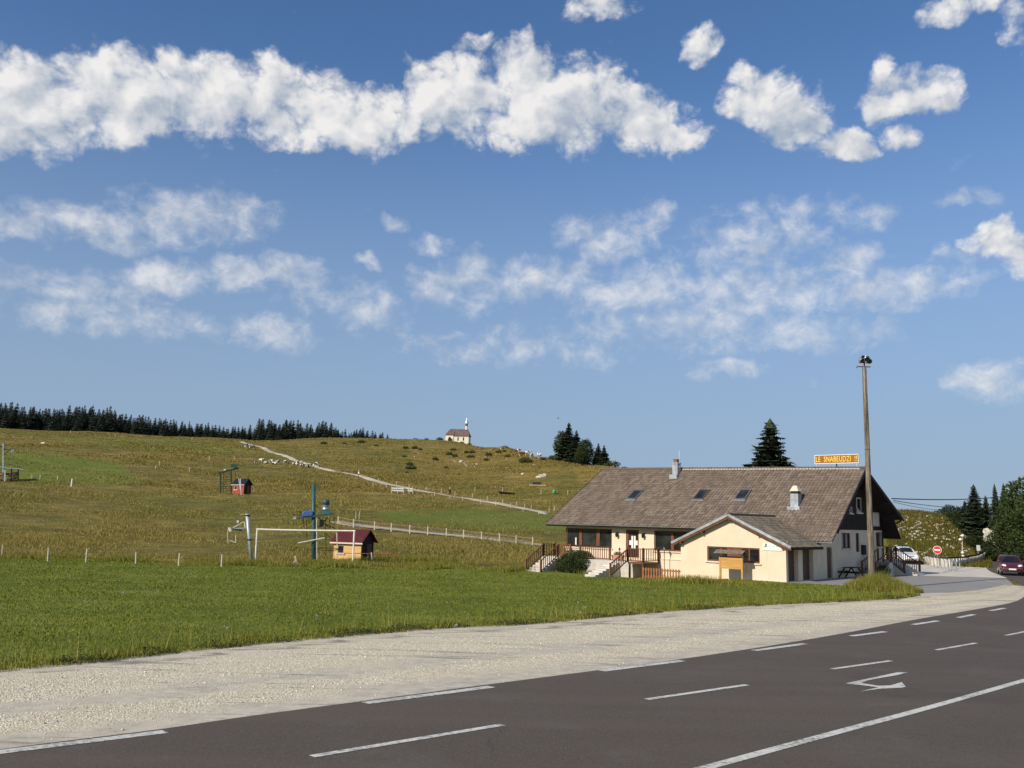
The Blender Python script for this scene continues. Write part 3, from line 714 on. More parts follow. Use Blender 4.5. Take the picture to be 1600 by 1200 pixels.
# gable wall on the right
GP = lambda px, py: onu(px, py, UR)
VF = 17.1
gd = (GP(1293,905)[0], GP(1301.5,905)[0]); gw1 = (GP(1315,845)[0], GP(1329,845)[0]); gw2 = (GP(1337.5,850)[0], GP(1343,850)[0]); gw3 = (GP(1369,845)[0], GP(1378.5,845)[0])
gh = [(gd[0], gd[1], 0.02, 2.12), (gw1[0], gw1[1], 2.02, 3.12), (gw2[0], gw2[1], 1.75, 3.12), (gw3[0], gw3[1], 2.1, 3.2)]
wall_holes(0, UR, 5.65, VF, -.3, 3.36, gh, sgn=-1).build('gable_wall', M_WALL, inn)
MB().box(UR-.3, UR, 4.75, 5.649, -.3, 2.72).build('gable_wall', M_WALL, inn)
MB().box(UR-.16, UR-.11, gd[0], gd[1], .02, 2.12).build('service_door', M_DOOR, inn)
window(inn, 0, UR, -1, *gh[1], splits=(((gw1[0]+gw1[1])/2, .14),), frame=.08)
window(inn, 0, UR, -1, *gh[2], frame=.06, sill=False)
window(inn, 0, UR, -1, *gh[3], splits=(((gw3[0]+gw3[1])/2, .1),), frame=.08)
# dark boarded gable above: separate boards, cut to the roof line
def roof_front(u, v):  # height of the front slope
    s = (u-RU0)/(RU1-RU0); r = WL_+(WR_-WL_)*s; return EW+(r-EW)*(v-EV)/(VR-EV)
vb_, wb_ = onu(1411, 811, RU1)                             # far eave corner seen in the picture
def roof_back(v, u=RU1):
    s = (u-RU0)/(RU1-RU0); r = WL_+(WR_-WL_)*s; return r+(wb_-r)*(v-VR)/(vb_-VR)
def rooftop(v, u=UR): return roof_front(u, v) if v < VR else roof_back(v, u)
v = 4.75; k = 0
gwin = [(GP(1338,790)[0], GP(1345.5,790)[0], 4.62, 5.72)]
while v < VF:
    v1 = min(v+.24, VF); pr = .04 if k % 2 else .025; top0, top1 = rooftop(v)-.12, rooftop(v1)-.12
    if min(top0, top1) > 3.4:
        lo = 3.34
        hole = [g for g in gwin if g[0]-.02 < (v+v1)/2 < g[1]+.02]
        segs = [(lo, None)] if not hole else [(lo, hole[0][2]), (hole[0][3], None)]
        for z_lo, z_hi in segs:
            ta, tb = (top0, top1) if z_hi is None else (z_hi, z_hi)
            if min(ta, tb) <= z_lo: continue
            m = MB(); m.prism([(v+.004, z_lo), (v1-.004, z_lo), (v1-.004, tb), (v+.004, ta)], 0, UR-.1, UR+pr); m.build('gable_board', M_DKWOOD, inn)
    v = v1; k += 1
MB().prism([(5.7,3.3),(VF-.05,3.3),(VF-.05,rooftop(VF)-.2),(VR,rooftop(VR)-.2),(5.7,rooftop(5.7)-.2)], 0, UR-.3, UR-.12).build('gable_backing', M_DKWOOD, inn)
window(inn, 0, UR, -1, *gwin[0], splits=(), frame=.09, depth=.02, mat=M_TRIM)
a_, b_ = GP(1326,795)[0], GP(1330,795)[0]; window(inn, 0, UR+.05, -1, a_, b_, 4.55, 5.0, frame=.06, depth=.02, mat=M_TRIM)
# grey panel boards high on the gable
ga, gb = GP(1354,811)[0], GP(1372,811)[0]; gz = (GP(1354,822)[1], GP(1354,800)[1])
gp = MB().box(UR+.05, UR+.09, ga, gb, gz[0], gz[1]).build('gable_sign_board', M_CONC, inn)
for i in range(3): MB().box(UR+.09, UR+.10, ga+(gb-ga)*(.1+.3*i), ga+(gb-ga)*(.3+.3*i), gz[0]+.1, gz[1]-.1).build('sign_panel', M_TRIM, gp)
mv, mw = GP(1348, 853); MB().box(UR, UR+.16, mv-.35, mv+.3, 1.55, 2.25).build('letter_box', M_DKWOOD, inn, bevel=.02)
# other walls
MB().box(UL, UL+.3, FV+.3, VF, -1.2, 3.5).prism([(FV+.3,3.5),(VF,3.5),(VF,roof_back(VF,UL)-.2),(VR,WL_-.25),(FV+.3,roof_front(UL,FV)-.1)], 0, UL+.01, UL+.28).build('left_gable_wall', M_WALL, inn)
MB().box(UL, UR-.3, VF-.3, VF-.01, -1, 4.6).build('back_wall', M_WALL, inn)
# roof: underside boards, tiles, ridge, gutters, verges
def Cfront(s, t):
    u = RU0+(RU1-RU0)*s; e = Vector((EU0+(RU1-EU0)*s, EV, EW)); r = Vector((u, VR, WL_+(WR_-WL_)*s)); return e.lerp(r, t)
def Cext(s, t):   # low skirt of the slope beside the annex, right of it
    u0, u1 = -4.6, RU1; u = u0+(u1-u0)*s; vlo = 4.42; hi = roof_front(u, EV); lo = roof_front(u, vlo)
    return Vector((u, vlo, lo)).lerp(Vector((u, EV+.25, roof_front(u, EV+.25))), t)
def Cback(s, t):
    u = RU0+(RU1-RU0)*s; r = Vector((u, VR, WL_+(WR_-WL_)*s)); return Vector((u, vb_, wb_)).lerp(r, t)
rb = MB()
for C in (Cfront, Cext, Cback):
    dn = Vector((0,0,-.09))
    a, b, c, d = [C(*q) for q in ((0,0),(1,0),(1,1),(0,1))]
    rb.add([a,b,c,d]+[x+dn for x in (a,b,c,d)], [(0,1,2,3),(4,7,6,5),(0,4,5,1),(1,5,6,2),(2,6,7,3),(3,7,4,0)])
roof = rb.build('roof', M_DKWOOD, inn)
tile_field(Cfront, 24, 88, M_TILE, roof, 'roof_tiles', seed=3)
tile_field(Cext, 3, 21, M_TILE, roof, 'roof_tiles', seed=4)
tile_field(Cback, 30, 60, M_TILE, roof, 'roof_tiles', seed=5)
rg = random.Random(5)
for i in range(66):                                        # ridge tiles, a few pale with mortar
    s0, s1 = i/66, (i+1.05)/66; a, b = Cfront(s0, 1), Cfront(s1, 1); m = MB()
    m.tube([a+Vector((0,0,.02)), b+Vector((0,0,.035))], .13, 8); m.build('ridge_tile', M_TILE if i < 23 or i % 5 else M_TILE2, roof)
M_MORT = simple('lime_mortar', (.62,.55,.47,1), .9, .15, 5, .4, 30)
m = MB(); a, b = Cfront(.33, .985), Cfront(.985, .985); n_ = 60
for i in range(n_):
    p, q = a.lerp(b, i/n_), a.lerp(b, (i+.8)/n_); m.beam(p+Vector((0,-.05,.05)), q+Vector((0,-.05,.05)), .07, .07)
m.build('ridge_mortar', M_MORT, roof)
def gutter(a, b, r=.075, name='gutter'):
    a, b = Vector(a), Vector(b); m = MB(); d = (b-a).normalized(); n = d.cross(Vector((0,0,1))).normalized(); P = []
    for q in (a, b):
        for rad in (r, r-.012):
            for j in range(7):
                t = math.pi*(1+j/6); P.append(q+n*(math.cos(t)*rad)+Vector((0,0,math.sin(t)*rad)))
    F = [(j, j+1, j+15, j+14) for j in range(6)]+[(j+7, j+21, j+22, j+8) for j in range(6)]+[(0,14,21,7),(6,13,27,20)]
    m.add(P, F); m.tube([a+n*r*0, a+n*.0001+d*.01], r*.98, 10); m.tube([b-d*.01, b], r*.98, 10); return m.build(name, M_GALV, roof)
gutter((EU0, EV-.09, EW-.0), (-7.2, EV-.09, EW))
gutter((-.35, 4.34, Cext(1,0).z-.03), (RU1+.03, 4.34, Cext(1,0).z-.03), .085)
for s, pr in ((0, -1), (1, 1)):                            # verge boards
    m = MB(); x = .03*pr
    for p, q in ((Cfront(s,0), Cfront(s,1)), (Cback(s,0), Cback(s,1))): m.beam(p+Vector((x,0,-.10)), q+Vector((x,0,-.10)), .05, .24)
    m.build('verge_board', M_DKWOOD, roof)
m = MB(); m.box(EU0, -7.4, EV+.03, FV, EW-.16, EW-.10); m.build('soffit', M_DKWOOD, roof)
MB().box(EU0+.02, -7.4, EV-.005, EV+.03, EW-.2, EW-.02).build('fascia', M_DKWOOD, roof)
# brackets under the far eave
for vv in (12.6, 15.2, 17.0): MB().beam((UR, vv, rooftop(vv)-.75), (RU1-.15, vv, rooftop(vv)-.25), .12).build('eave_bracket', M_DKWOOD, inn)
# entrance canopy behind the gable, its slope running down away from the ridge
c0 = onu(1383, 815, .9); c1 = onu(1405.5, 840, .9)
m = MB(); vA, vB = VF-.2, min(c1[0], vb_+.2); m.prism([(vA, c1[1]+1.35), (vB, c1[1]), (vB, c1[1]-.12), (vA, c1[1]+1.15)], 0, -3.0, 1.0); m.build('entrance_canopy', M_DKWOOD, inn)
# downpipe at the far corner
m = MB(); m.tube([(UR+.1, VF+.05, -.2), (UR+.1, VF+.05, 3.1), (UR+.35, VF+.6, 3.5), (RU1-.2, VF+1.4, wb_-.1)], .055, 8); m.build('downpipe', M_BLACK, inn)
# roof windows
def roof_frame(s, t):
    p = Cfront(s, t); a = (Cfront(s+.01,t)-p).normalized(); b = (Cfront(s,t+.01)-p).normalized(); return p, a, b, a.cross(b).normalized()
def st(px, py):
    best = None
    for i in range(201):
        for tt in (py,):
            pass
    lo = None
    for t10 in range(0, 101):
        t = t10/100
        for s10 in range(0, 201):
            s = s10/200; p = Cfront(s, t); g = bw(p.x, p.y, p.z); q = pix_of(*g); e = (q[0]-px)**2+(q[1]-py)**2
            if lo is None or e < lo[0]: lo = (e, s, t)
    return lo[1], lo[2]
for px in (992, 1097, 1161):
    s, t = st(px, 774); p, a, b, n = roof_frame(s, t); W2, H2 = .46, .62; m = MB()
    cs = [p+a*i*W2+b*j*H2 for i, j in ((-1,-1),(1,-1),(1,1),(-1,1))]; inner = [p+a*i*(W2-.09)+b*j*(H2-.11) for i, j in ((-1,-1),(1,-1),(1,1),(-1,1))]
    up = n*.13
    m.add([c-n*.02 for c in cs]+[c+up for c in cs]+[c+up for c in inner]+[c+n*.04 for c in inner], [(i,(i+1)%4,(i+1)%4+4,i+4) for i in range(4)]+[(i+4,(i+1)%4+4,(i+1)%4+8,i+8) for i in range(4)]+[(i+8,(i+1)%4+8,(i+1)%4+12,i+12) for i in range(4)])
    sk = m.build('roof_window', simple('dark_flashing', (.16,.17,.18,1), .45, .15, 4, metal=.4) if px != 1097 else simple('brown_flashing', (.13,.09,.08,1), .5, .15, 4, metal=.3), roof)
    MB().quad(*[c+n*.09 for c in inner]).build('pane', M_GLASS, sk)
    MB().add([cs[0]-b*.22-a*.05+n*.07, cs[1]-b*.22+a*.05+n*.07, cs[1]+n*.1+a*.05, cs[0]+n*.1-a*.05], [(0,1,2,3)]).build('flashing', simple('lead_flashing', (.24,.24,.245,1), .5, .15, 4, metal=.3), sk)
# sheet-metal chimney with mast, and the ventilation stack
s, t = st(1057, 742); p = Cfront(s, t)
m = MB(); m.box(p.x-.25, p.x+.25, p.y-.25, p.y+.25, p.z-.3, p.z+1.0); m.box(p.x-.29, p.x+.29, p.y-.29, p.y+.29, p.z+.88, p.z+.94)
ch = m.build('chimney', M_ZINC, roof)
m = MB(); m.box(p.x-.17, p.x+.17, p.y-.17, p.y+.17, p.z+1.0, p.z+1.22); m.box(p.x-.22, p.x+.22, p.y-.22, p.y+.22, p.z+1.22, p.z+1.27); m.build('chimney_pot', simple('old_brick', (.22,.12,.085,1), .9), ch)
MB().tube([(p.x+.28, p.y, p.z+.6), (p.x+.28, p.y, p.z+2.0)], .018, 6).build('mast', M_WHITE, ch)
MB().box(p.x-.36, p.x+.36, p.y-.55, p.y-.2, p.z-.38, p.z-.02).build('flashing', M_ZINC, ch)
s, t = st(1242, 793); p = Cfront(s, t)
m = MB(); m.box(p.x-.29, p.x+.29, p.y-.05, p.y+.55, p.z-.2, p.z+.98); vt = m.build('ventilation_stack', M_ZINC, roof)
m = MB(); m.box(p.x-.25, p.x+.25, p.y, p.y+.5, p.z+.98, p.z+1.16); m.build('louvre', M_BLACK, vt)
m = MB(); m.add([(p.x+i*.33, p.y+.25+j*.33, p.z+1.16) for i, j in ((-1,-1),(1,-1),(1,1),(-1,1))]+[(p.x+i*.13, p.y+.25+j*.13, p.z+1.56) for i, j in ((-1,-1),(1,-1),(1,1),(-1,1))], [(0,1,5,4),(1,2,6,5),(2,3,7,6),(3,0,4,7),(4,5,6,7),(3,2,1,0)]); m.build('cowl', M_TRIM, vt)
MB().box(p.x-.45, p.x+.5, p.y-.3, p.y+.0, p.z-.22, p.z+.06).build('flashing', M_GALV, vt)

# ------------------------------------------------------------------ annex
annex = thing('annex', 'low cream annex with shallow gable in front of the long inn', 'building', BO, BROT)
AU0 = -7.62; AR = -3.78; ARW, AEW = 4.12, 2.42
ax0, ax1 = onv(1105,866,0)[0], onv(1187,866,0)[0]
xa, xb = onv(1133,866,0)[0], onv(1158,866,0)[0]
ah = [(ax0, ax1, 1.08, 2.04)]
slope_l = lambda u: AEW+.05+(ARW-.16-AEW)*(1-abs(u-AR)/(abs(AU0-AR)))
m = wall_holes(1, 0, AU0, 0, -.5, AEW, ah, thick=.28)
m.prism([(AU0, AEW), (0, AEW), (AR, ARW-.14)], 1, 0, .28); m.build('front_wall', M_WALL, annex)
ww = ax1-ax0
window(annex, 1, 0, 1, *ah[0], splits=((ax0+ww*.26, .12), (ax0+ww*.52, 1.05), (ax0+ww*.80, .10)), frame=.09)
# side wall with two recessed doors
sd_h = [(.30, 1.78, .03, 2.04), (2.46, 4.12, .03, 2.04)]
wall_holes(0, 0, .28, 4.74, -.3, AEW+.1, sd_h, depth=.35, sgn=-1).build('side_wall', M_WALL, annex)
for i, (a, b, c, d) in enumerate(sd_h):
    dd = MB().box(-.34, -.29, a, b, c, d).build('door', M_DOOR, annex)
    for k in range(5): MB().box(-.292, -.28, a+.06+k*(b-a-.1)/5, a+.02+(k+1)*(b-a-.1)/5, c+.05, d-.05).build('door_plank', M_DOOR, dd)
    MB().box(-.28, -.24, b-.18, b-.08, 1.0, 1.04).build('handle', M_GALV, dd)
MB().box(AU0, AU0+.28, .28, 5.9, -.5, AEW).build('side_wall', M_WALL, annex)
RV = 6.55
def arw(u): return ARW-(ARW-AEW+.05)*abs(u-AR)/(3.86)
aroof = MB()
def AC(side):
    ue = AR+side*4.32
    def C(s, t):
        v_end_e, v_end_r = 4.45 if side > 0 else 5.6, RV
        e = Vector((ue, -.42, arw(ue))); r = Vector((AR, -.42, ARW)); p = e.lerp(r, t)
        v1 = v_end_e+(v_end_r-v_end_e)*t
        return Vector((p.x, -.42+(v1+.42)*s, p.z))
    return C
for sgn_ in (-1, 1):
    C = AC(sgn_); a, b, c, d = [C(*q) for q in ((0,0),(1,0),(1,1),(0,1))]; dn = Vector((0,0,-.1))
    aroof.add([a,b,c,d]+[x+dn for x in (a,b,c,d)], [(0,1,2,3),(4,7,6,5),(0,4,5,1),(1,5,6,2),(2,6,7,3),(3,7,4,0)])
ar_ = aroof.build('roof', M_DKWOOD, annex)
for sgn_ in (-1, 1): tile_field(AC(sgn_), 12, 20, M_TILE2, ar_, 'roof_tiles', seed=8+sgn_)
for sgn_ in (-1, 1):
    C = AC(sgn_); e, r = C(0,0), C(0,1)
    MB().beam(e+Vector((0,-.03,.02)), r+Vector((0,-.03,.02)), .06, .17).build('verge_cap', M_GALV, ar_)
    MB().beam(e+Vector((0,.02,-.12)), r+Vector((0,.02,-.12)), .04, .16).build('barge_board', M_BROWN, ar_)
MB().tube([Vector((AR,-.42,ARW+.05)), Vector((AR,RV,ARW+.05))], .10, 8).build('ridge_cap', M_TILE2, ar_)
C = AC(1); gutter_a, gutter_b = C(1,.02), C(1,1)
MB().beam(gutter_a+Vector((.05,.02,.05)), gutter_b+Vector((0,.05,.06)), .10, .05).build('valley_flashing', M_MORT, ar_)
MB().beam(C(0,0)+Vector((.02,.3,-.06)), C(1,0)+Vector((.02,.0,-.06)), .03, .16).build('eave_board', M_DKWOOD, ar_)
for u in (AU0+.15, (AU0+AR)/2-.1, AR, (AR)/2+.1, -.18):
    MB().beam((u, -.36, arw(u)-.24), (u, .05, arw(u)-.24), .13, .16).build('purlin_end', M_BROWN, ar_)
# board over the door side
MB().box(-.02, .01, .3, 4.7, AEW-.1, AEW+.02).build('eave_trim', M_DKWOOD, annex)
# white name board with the green emblem; its lettering cannot be read
nb = MB().box(onv(1192,854,0)[0], onv(1221.5,854,0)[0], -.045, -.005, 1.93, 2.40).build('name_board', simple('white_enamel', (.80,.80,.76,1), .4, .04, 3), annex)
x0 = onv(1192,854,0)[0]
MB().prism([(x0+.17,2.13),(x0+.29,2.15),(x0+.29,2.35),(x0+.16,2.35),(x0+.20,2.27)], 1, -.052, -.046).build('emblem', simple('emblem_green', (.02,.12,.085,1), .5), nb)
MB().prism([(x0+.06,2.13),(x0+.17,2.13),(x0+.10,2.19)], 1, -.052, -.046).build('emblem', MATS['emblem_green'], nb)
M_FAINT = simple('faded_print', (.55,.56,.54,1), .5, .25, 60)
for a, b, z, h in ((.38,.62,2.18,.045),(.66,.72,2.19,.06),(.74,.86,2.18,.05),(.92,1.06,2.19,.08),(.10,.28,2.03,.03),(.58,1.04,2.03,.03)):
    MB().box(x0+a, x0+b, -.052, -.046, z, z+h).build('faded_lettering', M_FAINT, nb)
MB().box(x0+.49, x0+.54, -.052, -.046, 2.02, 2.06).build('faded_lettering', MATS['emblem_green'], nb)

# ------------------------------------------------------------------ sign on the ridge
def text_mesh(txt, size, depth, name):
    cu = bpy.data.curves.new(name, 'FONT'); cu.body = txt; cu.size = size; cu.extrude = depth; cu.offset = size*.012; cu.align_x = 'CENTER'; cu.align_y = 'CENTER'; cu.space_character = 1.08
    o = bpy.data.objects.new(name, cu); COL.objects.link(o); dg = bpy.context.evaluated_depsgraph_get(); me = bpy.data.meshes.new_from_object(o.evaluated_get(dg))
    bpy.data.objects.remove(o); return me
a = onv(1274, 717, VR); b = onv(1341, 717, VR); zt, zb = onv(1300, 711.5, VR)[1], onv(1300, 723.5, VR)[1]
sg = thing('roof_sign', 'yellow lettered brown sign reading LE SNABEUDZI standing on the ridge', 'sign', bw((a[0]+b[0])/2, VR, zb), BROT)
hw = (b[0]-a[0])/2; hh = zt-zb
bd = MB().box(-hw, hw, -.03, .03, 0, hh).build('board', simple('sign_brown', (.30,.115,.03,1), .5, .1, 4), sg)
m = MB()
for q in ((-hw-.04,hw+.04,-.05,-.0),(-hw-.04,hw+.04,hh,hh+.05)): m.box(q[0], q[1], -.05, .05, q[2], q[3])
for q in (-hw-.045, hw): m.box(q, q+.045, -.05, .05, 0, hh)
m.build('frame', M_WHITE, sg)
t_ = text_mesh('LE  SNABEUDZI  !!', .47, .02, 'lettering'); xs = [v.co.x for v in t_.vertices]; sc_ = (2*hw-.14)/(max(xs)-min(xs))
ys = [v.co.y for v in t_.vertices]; scy = hh*.72/(max(ys)-min(ys))
for v_ in t_.vertices: v_.co = Vector(((v_.co.x-(max(xs)+min(xs))/2)*sc_, -.045-v_.co.z, (v_.co.y-min(ys))*scy+hh*.14))
put('lettering', t_, simple('sign_yellow', (.90,.62,.05,1), .5, .08, 6), sg)
for q in (-hw+.1, 0, hw-.1):
    MB().box(q-.035, q+.035, -.03, .04, -(zb-WR_)-.12, 0).build('post', M_GALV if q else M_BLACK, sg)

# ------------------------------------------------------------------ stairs, railings, fence before the inn
def railing(parent, p, q, h, n, name='railing', mat=None, bar=.045, low=.12):
    """two rails and n balusters between p and q (local points of the foot line)"""
    mat = mat or M_BROWN; p, q = Vector(p), Vector(q); up = Vector((0,0,1))
    m = MB(); m.beam(p+up*h, q+up*h, .09, .06); m.beam(p+up*low, q+up*low, .06, .06); r = m.build(name, mat, parent)
    for k in range(n):
        a = p.lerp(q, (k+.5)/n); MB().beam(a+up*low, a+up*h, bar, bar).build('baluster', mat, r)
    for e in (p, q): MB().beam(e, e+up*(h+.08), .11, .11).build('newel', mat, r)
    return r
def steps(parent, u0, u1, va, vb, wt, wbm, n, mat, name='step'):
    for k in range(n):
        v0_, v1_ = va+(vb-va)*k/n, va+(vb-va)*(k+1)/n; MB().box(u0, u1, *sorted((v0_, va)) if False else sorted((v0_, v1_)), -1.1, wt+(wbm-wt)*(k+.5)/n).build(name, mat, parent)
VT = 4.3
lt = thing('left_stairs', 'brown railed steps and landing at the left corner of the inn', 'stairs', BO, BROT)
uA, uB = onv(849,855,VT)[0], onv(872,855,VT)[0]
LW = .55; lb = -.72
MB().box(uA-.1, UL+1.2, VT, FV-.02, -1.1, LW).build('landing', M_CONC, lt)
steps(lt, uA, uB, VT-.001, VT-2.2, LW-.05, lb+.1, 6, M_CONC)
railing(lt, (uA,VT,LW), (uA,VT-2.2,lb), .98, 9); railing(lt, (uB,VT,LW), (uB,VT-2.2,lb), .98, 9)
railing(lt, (uA,FV-.15,LW), (uB+.1,FV-.15,LW), .98, 9); railing(lt, (uA,VT,LW), (uA,FV-.2,LW), .98, 5)
tr = thing('terrace', 'pale concrete terrace with brown railing below the wide window', 'terrace', BO, BROT)
t0, t1 = onv(905,868,VT)[0], onv(952,868,VT)[0]
MB().box(UL+1.2, dr[1]+.6, VT+.02, FV-.02, -1.1, .5).build('slab', M_CONC, tr)
railing(tr, (t0,VT+.1,.5), (t1,VT+.1,.5), .98, 14)
steps(tr, t1+.02, onv(957,880,VT-1)[0], VT, VT-3.2, .42, -.55, 7, simple('worn_pale_steps', (.60,.56,.49,1), .9, .2, 2, .4, 15))
cs = thing('door_stairs', 'brown wooden railing and landing in front of the glazed entrance', 'stairs', BO, BROT)
c0u, c1u = onv(981,865,VT-.6)[0], onv(1005,865,VT-.6)[0]
MB().box(c0u, c1u, VT-.6, FV-.1, .38, .5).build('landing', M_BROWN, cs)
for q in (c0u+.1, c1u-.1): MB().box(q-.06, q+.06, VT-.55, VT-.43, -.9, .38).build('post', M_BROWN, cs)
railing(cs, (c0u,VT-.6,.5), (c1u,VT-.6,.5), 1.02, 9); railing(cs, (c1u,VT-.6,.5), (c1u,FV-.15,.5), 1.02, 7)
railing(cs, (c0u,VT-.6,.5), (c0u,VT-2.9,-.62), 1.0, 10)
pf = thing('picket_fence', 'low brown fence of turned pickets beside the cream annex', 'fence', BO, BROT)
f0, f1 = onv(1003,895,2.0)[0], onv(1063,897,2.0)[0]; nb_ = 14
zb_, zt_ = onv(1030,908,2.0)[1], onv(1030,888,2.0)[1]
m = MB(); m.beam((f0,2.03,zt_-.14), (f1,2.03,zt_-.14), .04, .07); m.beam((f0,2.03,zb_+.24), (f1,2.03,zb_+.24), .04, .07); m.build('rail', M_BROWN, pf)
for k in range(nb_):
    u = f0+(f1-f0)*(k+.5)/nb_; m = MB()
    m.prism([(u-.05,zb_-.2),(u+.05,zb_-.2),(u+.05,zb_+.15),(u+.085,zb_+.3),(u+.045,zb_+.5),(u+.075,zt_-.05),(u+.03,zt_),(u-.03,zt_),(u-.075,zt_-.05),(u-.045,zb_+.5),(u-.085,zb_+.3),(u-.05,zb_+.15)], 1, 1.985, 2.01); m.build('picket', simple('orange_brown_wood', (.30,.12,.045,1), .7, .25, 5, .2, 30), pf)
# flower trough, little lamp posts
u = onv(965, 880, VT+.5)[0]
tp = thing('flower_trough', 'terracotta trough with small flowers on the terrace beside the door', 'planter', bw(u, VT+.55, .5), BROT)
MB().add([(i*.42, j*.17, 0) for i, j in ((-1,-1),(1,-1),(1,1),(-1,1))]+[(i*.5, j*.22, .42) for i, j in ((-1,-1),(1,-1),(1,1),(-1,1))], [(3,2,1,0),(0,1,5,4),(1,2,6,5),(2,3,7,6),(3,0,4,7),(4,5,6,7)]).build('trough', M_TERRA, tp, bevel=.015)
def lamp_post(loc, h, label, rz=0, name='lamp_post'):
    o = thing(name, label, 'lamp', loc, rz)
    m = MB(); m.lathe([(.07,0),(.05,.12),(.025,.2),(.025,h-.3),(.05,h-.28)], 0, 0, 8); m.build('post', M_BLACK, o)
    MB().lathe([(.04,h-.28),(.09,h-.06)], 0, 0, 6).build('lantern_glass', simple('lantern_glass', (.35,.32,.25,1), .2, .1, 5), o)
    MB().lathe([(.12,h-.06),(.10,h-.03),(.03,h+.04),(.01,h+.1)], 0, 0, 6).build('lantern_cap', M_BLACK, o)
    return o
lamp_post(bw(onv(968,870,VT+.3)[0], VT+.3, .5), .95, 'short black lantern post beside the flower trough', BROT)
lu, lw = onv(1038, 888, 5.2); lamp_post(bw(lu, 5.2, -.5), 2.25, 'slim black lantern post behind the picket fence', BROT)

# right-hand entrance stairs behind the gable
es = thing('entrance_stairs', 'cream walled entrance steps with brown railings right of the dark gable', 'stairs', BO, BROT)
vS = onu(1388, 893, .3)[0]
sa = Vector((onv(1388, 893, 17.6)[0], 17.6)); xb_, _w = onv(1413, 902, 17.6); e0, e1 = sa.x, xb_
MB().prism([(e0-.4,-.2),(e1,-.2),(e1,.12),(e0-.1,1.12),(e0-.4,1.12)], 1, 17.6, 17.8).build('side_wall', M_WALL, es)
MB().prism([(e0-.4,-.2),(e1,-.2),(e1,.12),(e0-.1,1.12),(e0-.4,1.12)], 1, 19.6, 19.8).build('side_wall', M_WALL, es)
for k in range(7):
    x0_, x1_ = e0+(e1+.9-e0)*k/7, e0+(e1+.9-e0)*(k+1)/7; MB().box(x0_, x1_, 17.8, 19.6, -.2, 1.1-1.05*(k+.6)/7).build('step', M_CONC, es)
MB().box(e0-3.5, e0, 17.8, 19.6, -.2, 1.1).build('landing', M_CONC, es)
railing(es, (e0-.1,17.7,1.1), (e1,17.7,.12), .95, 8); railing(es, (e0-.1,19.7,1.1), (e1+.5,19.7,-.1), .95, 11)
railing(es, (e0-3.2,19.7,1.1), (e0-.1,19.7,1.1), .95, 8)
lg = onu(1411, 860, 5)
gs = thing('gable_stairs', 'short brown railed steps against the gable behind the tall pole', 'stairs', BO, BROT)
gv0, gv1 = GP(1343,900)[0], GP(1366,900)[0]
for q in (.35, 1.35): railing(gs, (q+UR, gv1, 1.0), (q+UR, gv0-.4, .1), .95, 8)
for k in range(5): MB().box(UR+.02, UR+1.4, gv0-.4+(gv1-gv0+.4)*k/5, gv0-.4+(gv1-gv0+.4)*(k+1)/5, -.2, .2*(k+1)).build('step', M_CONC, gs)

# ------------------------------------------------------------------ things outdoors
def top_z(x, y, py):
    a, b = -20.0, 120.0
    for _ in range(50):
        m = (a+b)/2
        if pix_of(x, y, m)[1] > py: a = m
        else: b = m
    return (a+b)/2
class Loc:
    """metres at one spot: picture offsets from the spot's foot become local x and z"""
    def __init__(s, px, py, r=None):
        s.p = U(px, py) if r is None else at(px, r); s.k = mpp(s.p); s.px, s.py = pix_of(*s.p)
        s.rz = -math.atan2(s.p.x, s.p.y)
        s.n = Vector((s.p.x, s.p.y, 0)).normalized(); s.t = Vector((s.n.y, -s.n.x, 0))
    def __call__(s, px, py, d=0):
        D = Vector(pixray(px, py)); C = Vector((0,0,CZ)); P = C+D*((s.p-C).dot(s.n)/D.dot(s.n))-s.p; return (P.dot(s.t), d, P.z)
M_TEAL = simple('teal_paint', (.038,.095,.085,1), .5, .2, 3, .1, 20, dirt=.2)
M_BLUE = simple('blue_tarp', (.06,.13,.34,1), .6, .15, 3)
M_RUST = simple('rusty_steel', (.17,.085,.05,1), .8, .3, 6)
M_CREAMP = simple('worn_white_paint', (.74,.71,.60,1), .6, .1, 4, .1, 20, dirt=.2)
M_GREYP = simple('grey_steel_pylon', (.42,.44,.43,1), .5, .2, 2, .1, 20, metal=.4, dirt=.25)
M_OLDWOOD = simple('weathered_wood', (.20,.15,.10,1), .85, .6, 1.6, .8, 14, stretch=(5,5,.35), dirt=.85)
def pole_mat():
    t = NT('cracked_grey_pole_wood'); c = t.co('Object', (9,9,.55)); n = t.noise(c, 1.5, 7, .7); k = t.noise(t.co('Object', (14,14,.25)), 1.6, 5, .6); b = t.noise(t.co('Object'), .8, 4, .6)
    col = t.mix(t.mr(n, .34, .66), (.06,.047,.037,1), (.33,.275,.21,1)); col = t.mix(t.mr(k, .54, .62, 0, .85), col, (.03,.022,.016,1)); col = t.mix(t.mr(b, .45, .7, 0, .5), col, (.13,.095,.07,1))
    t.pbr(col, .9, 0, t.bump(n, .8, .02), .2); return t.m
M_POLE = pole_mat()
M_POST = simple('pale_wooden_post', (.58,.50,.37,1), .85, .2, 6, .3, 25, stretch=(3,3,.5))
M_PINE = simple('golden_pine', (.56,.31,.085,1), .6, .15, 3, .2, 25, stretch=(.4,3,3))
M_DKGREEN = simple('dark_green_steel', (.035,.05,.035,1), .6, .25, 4)

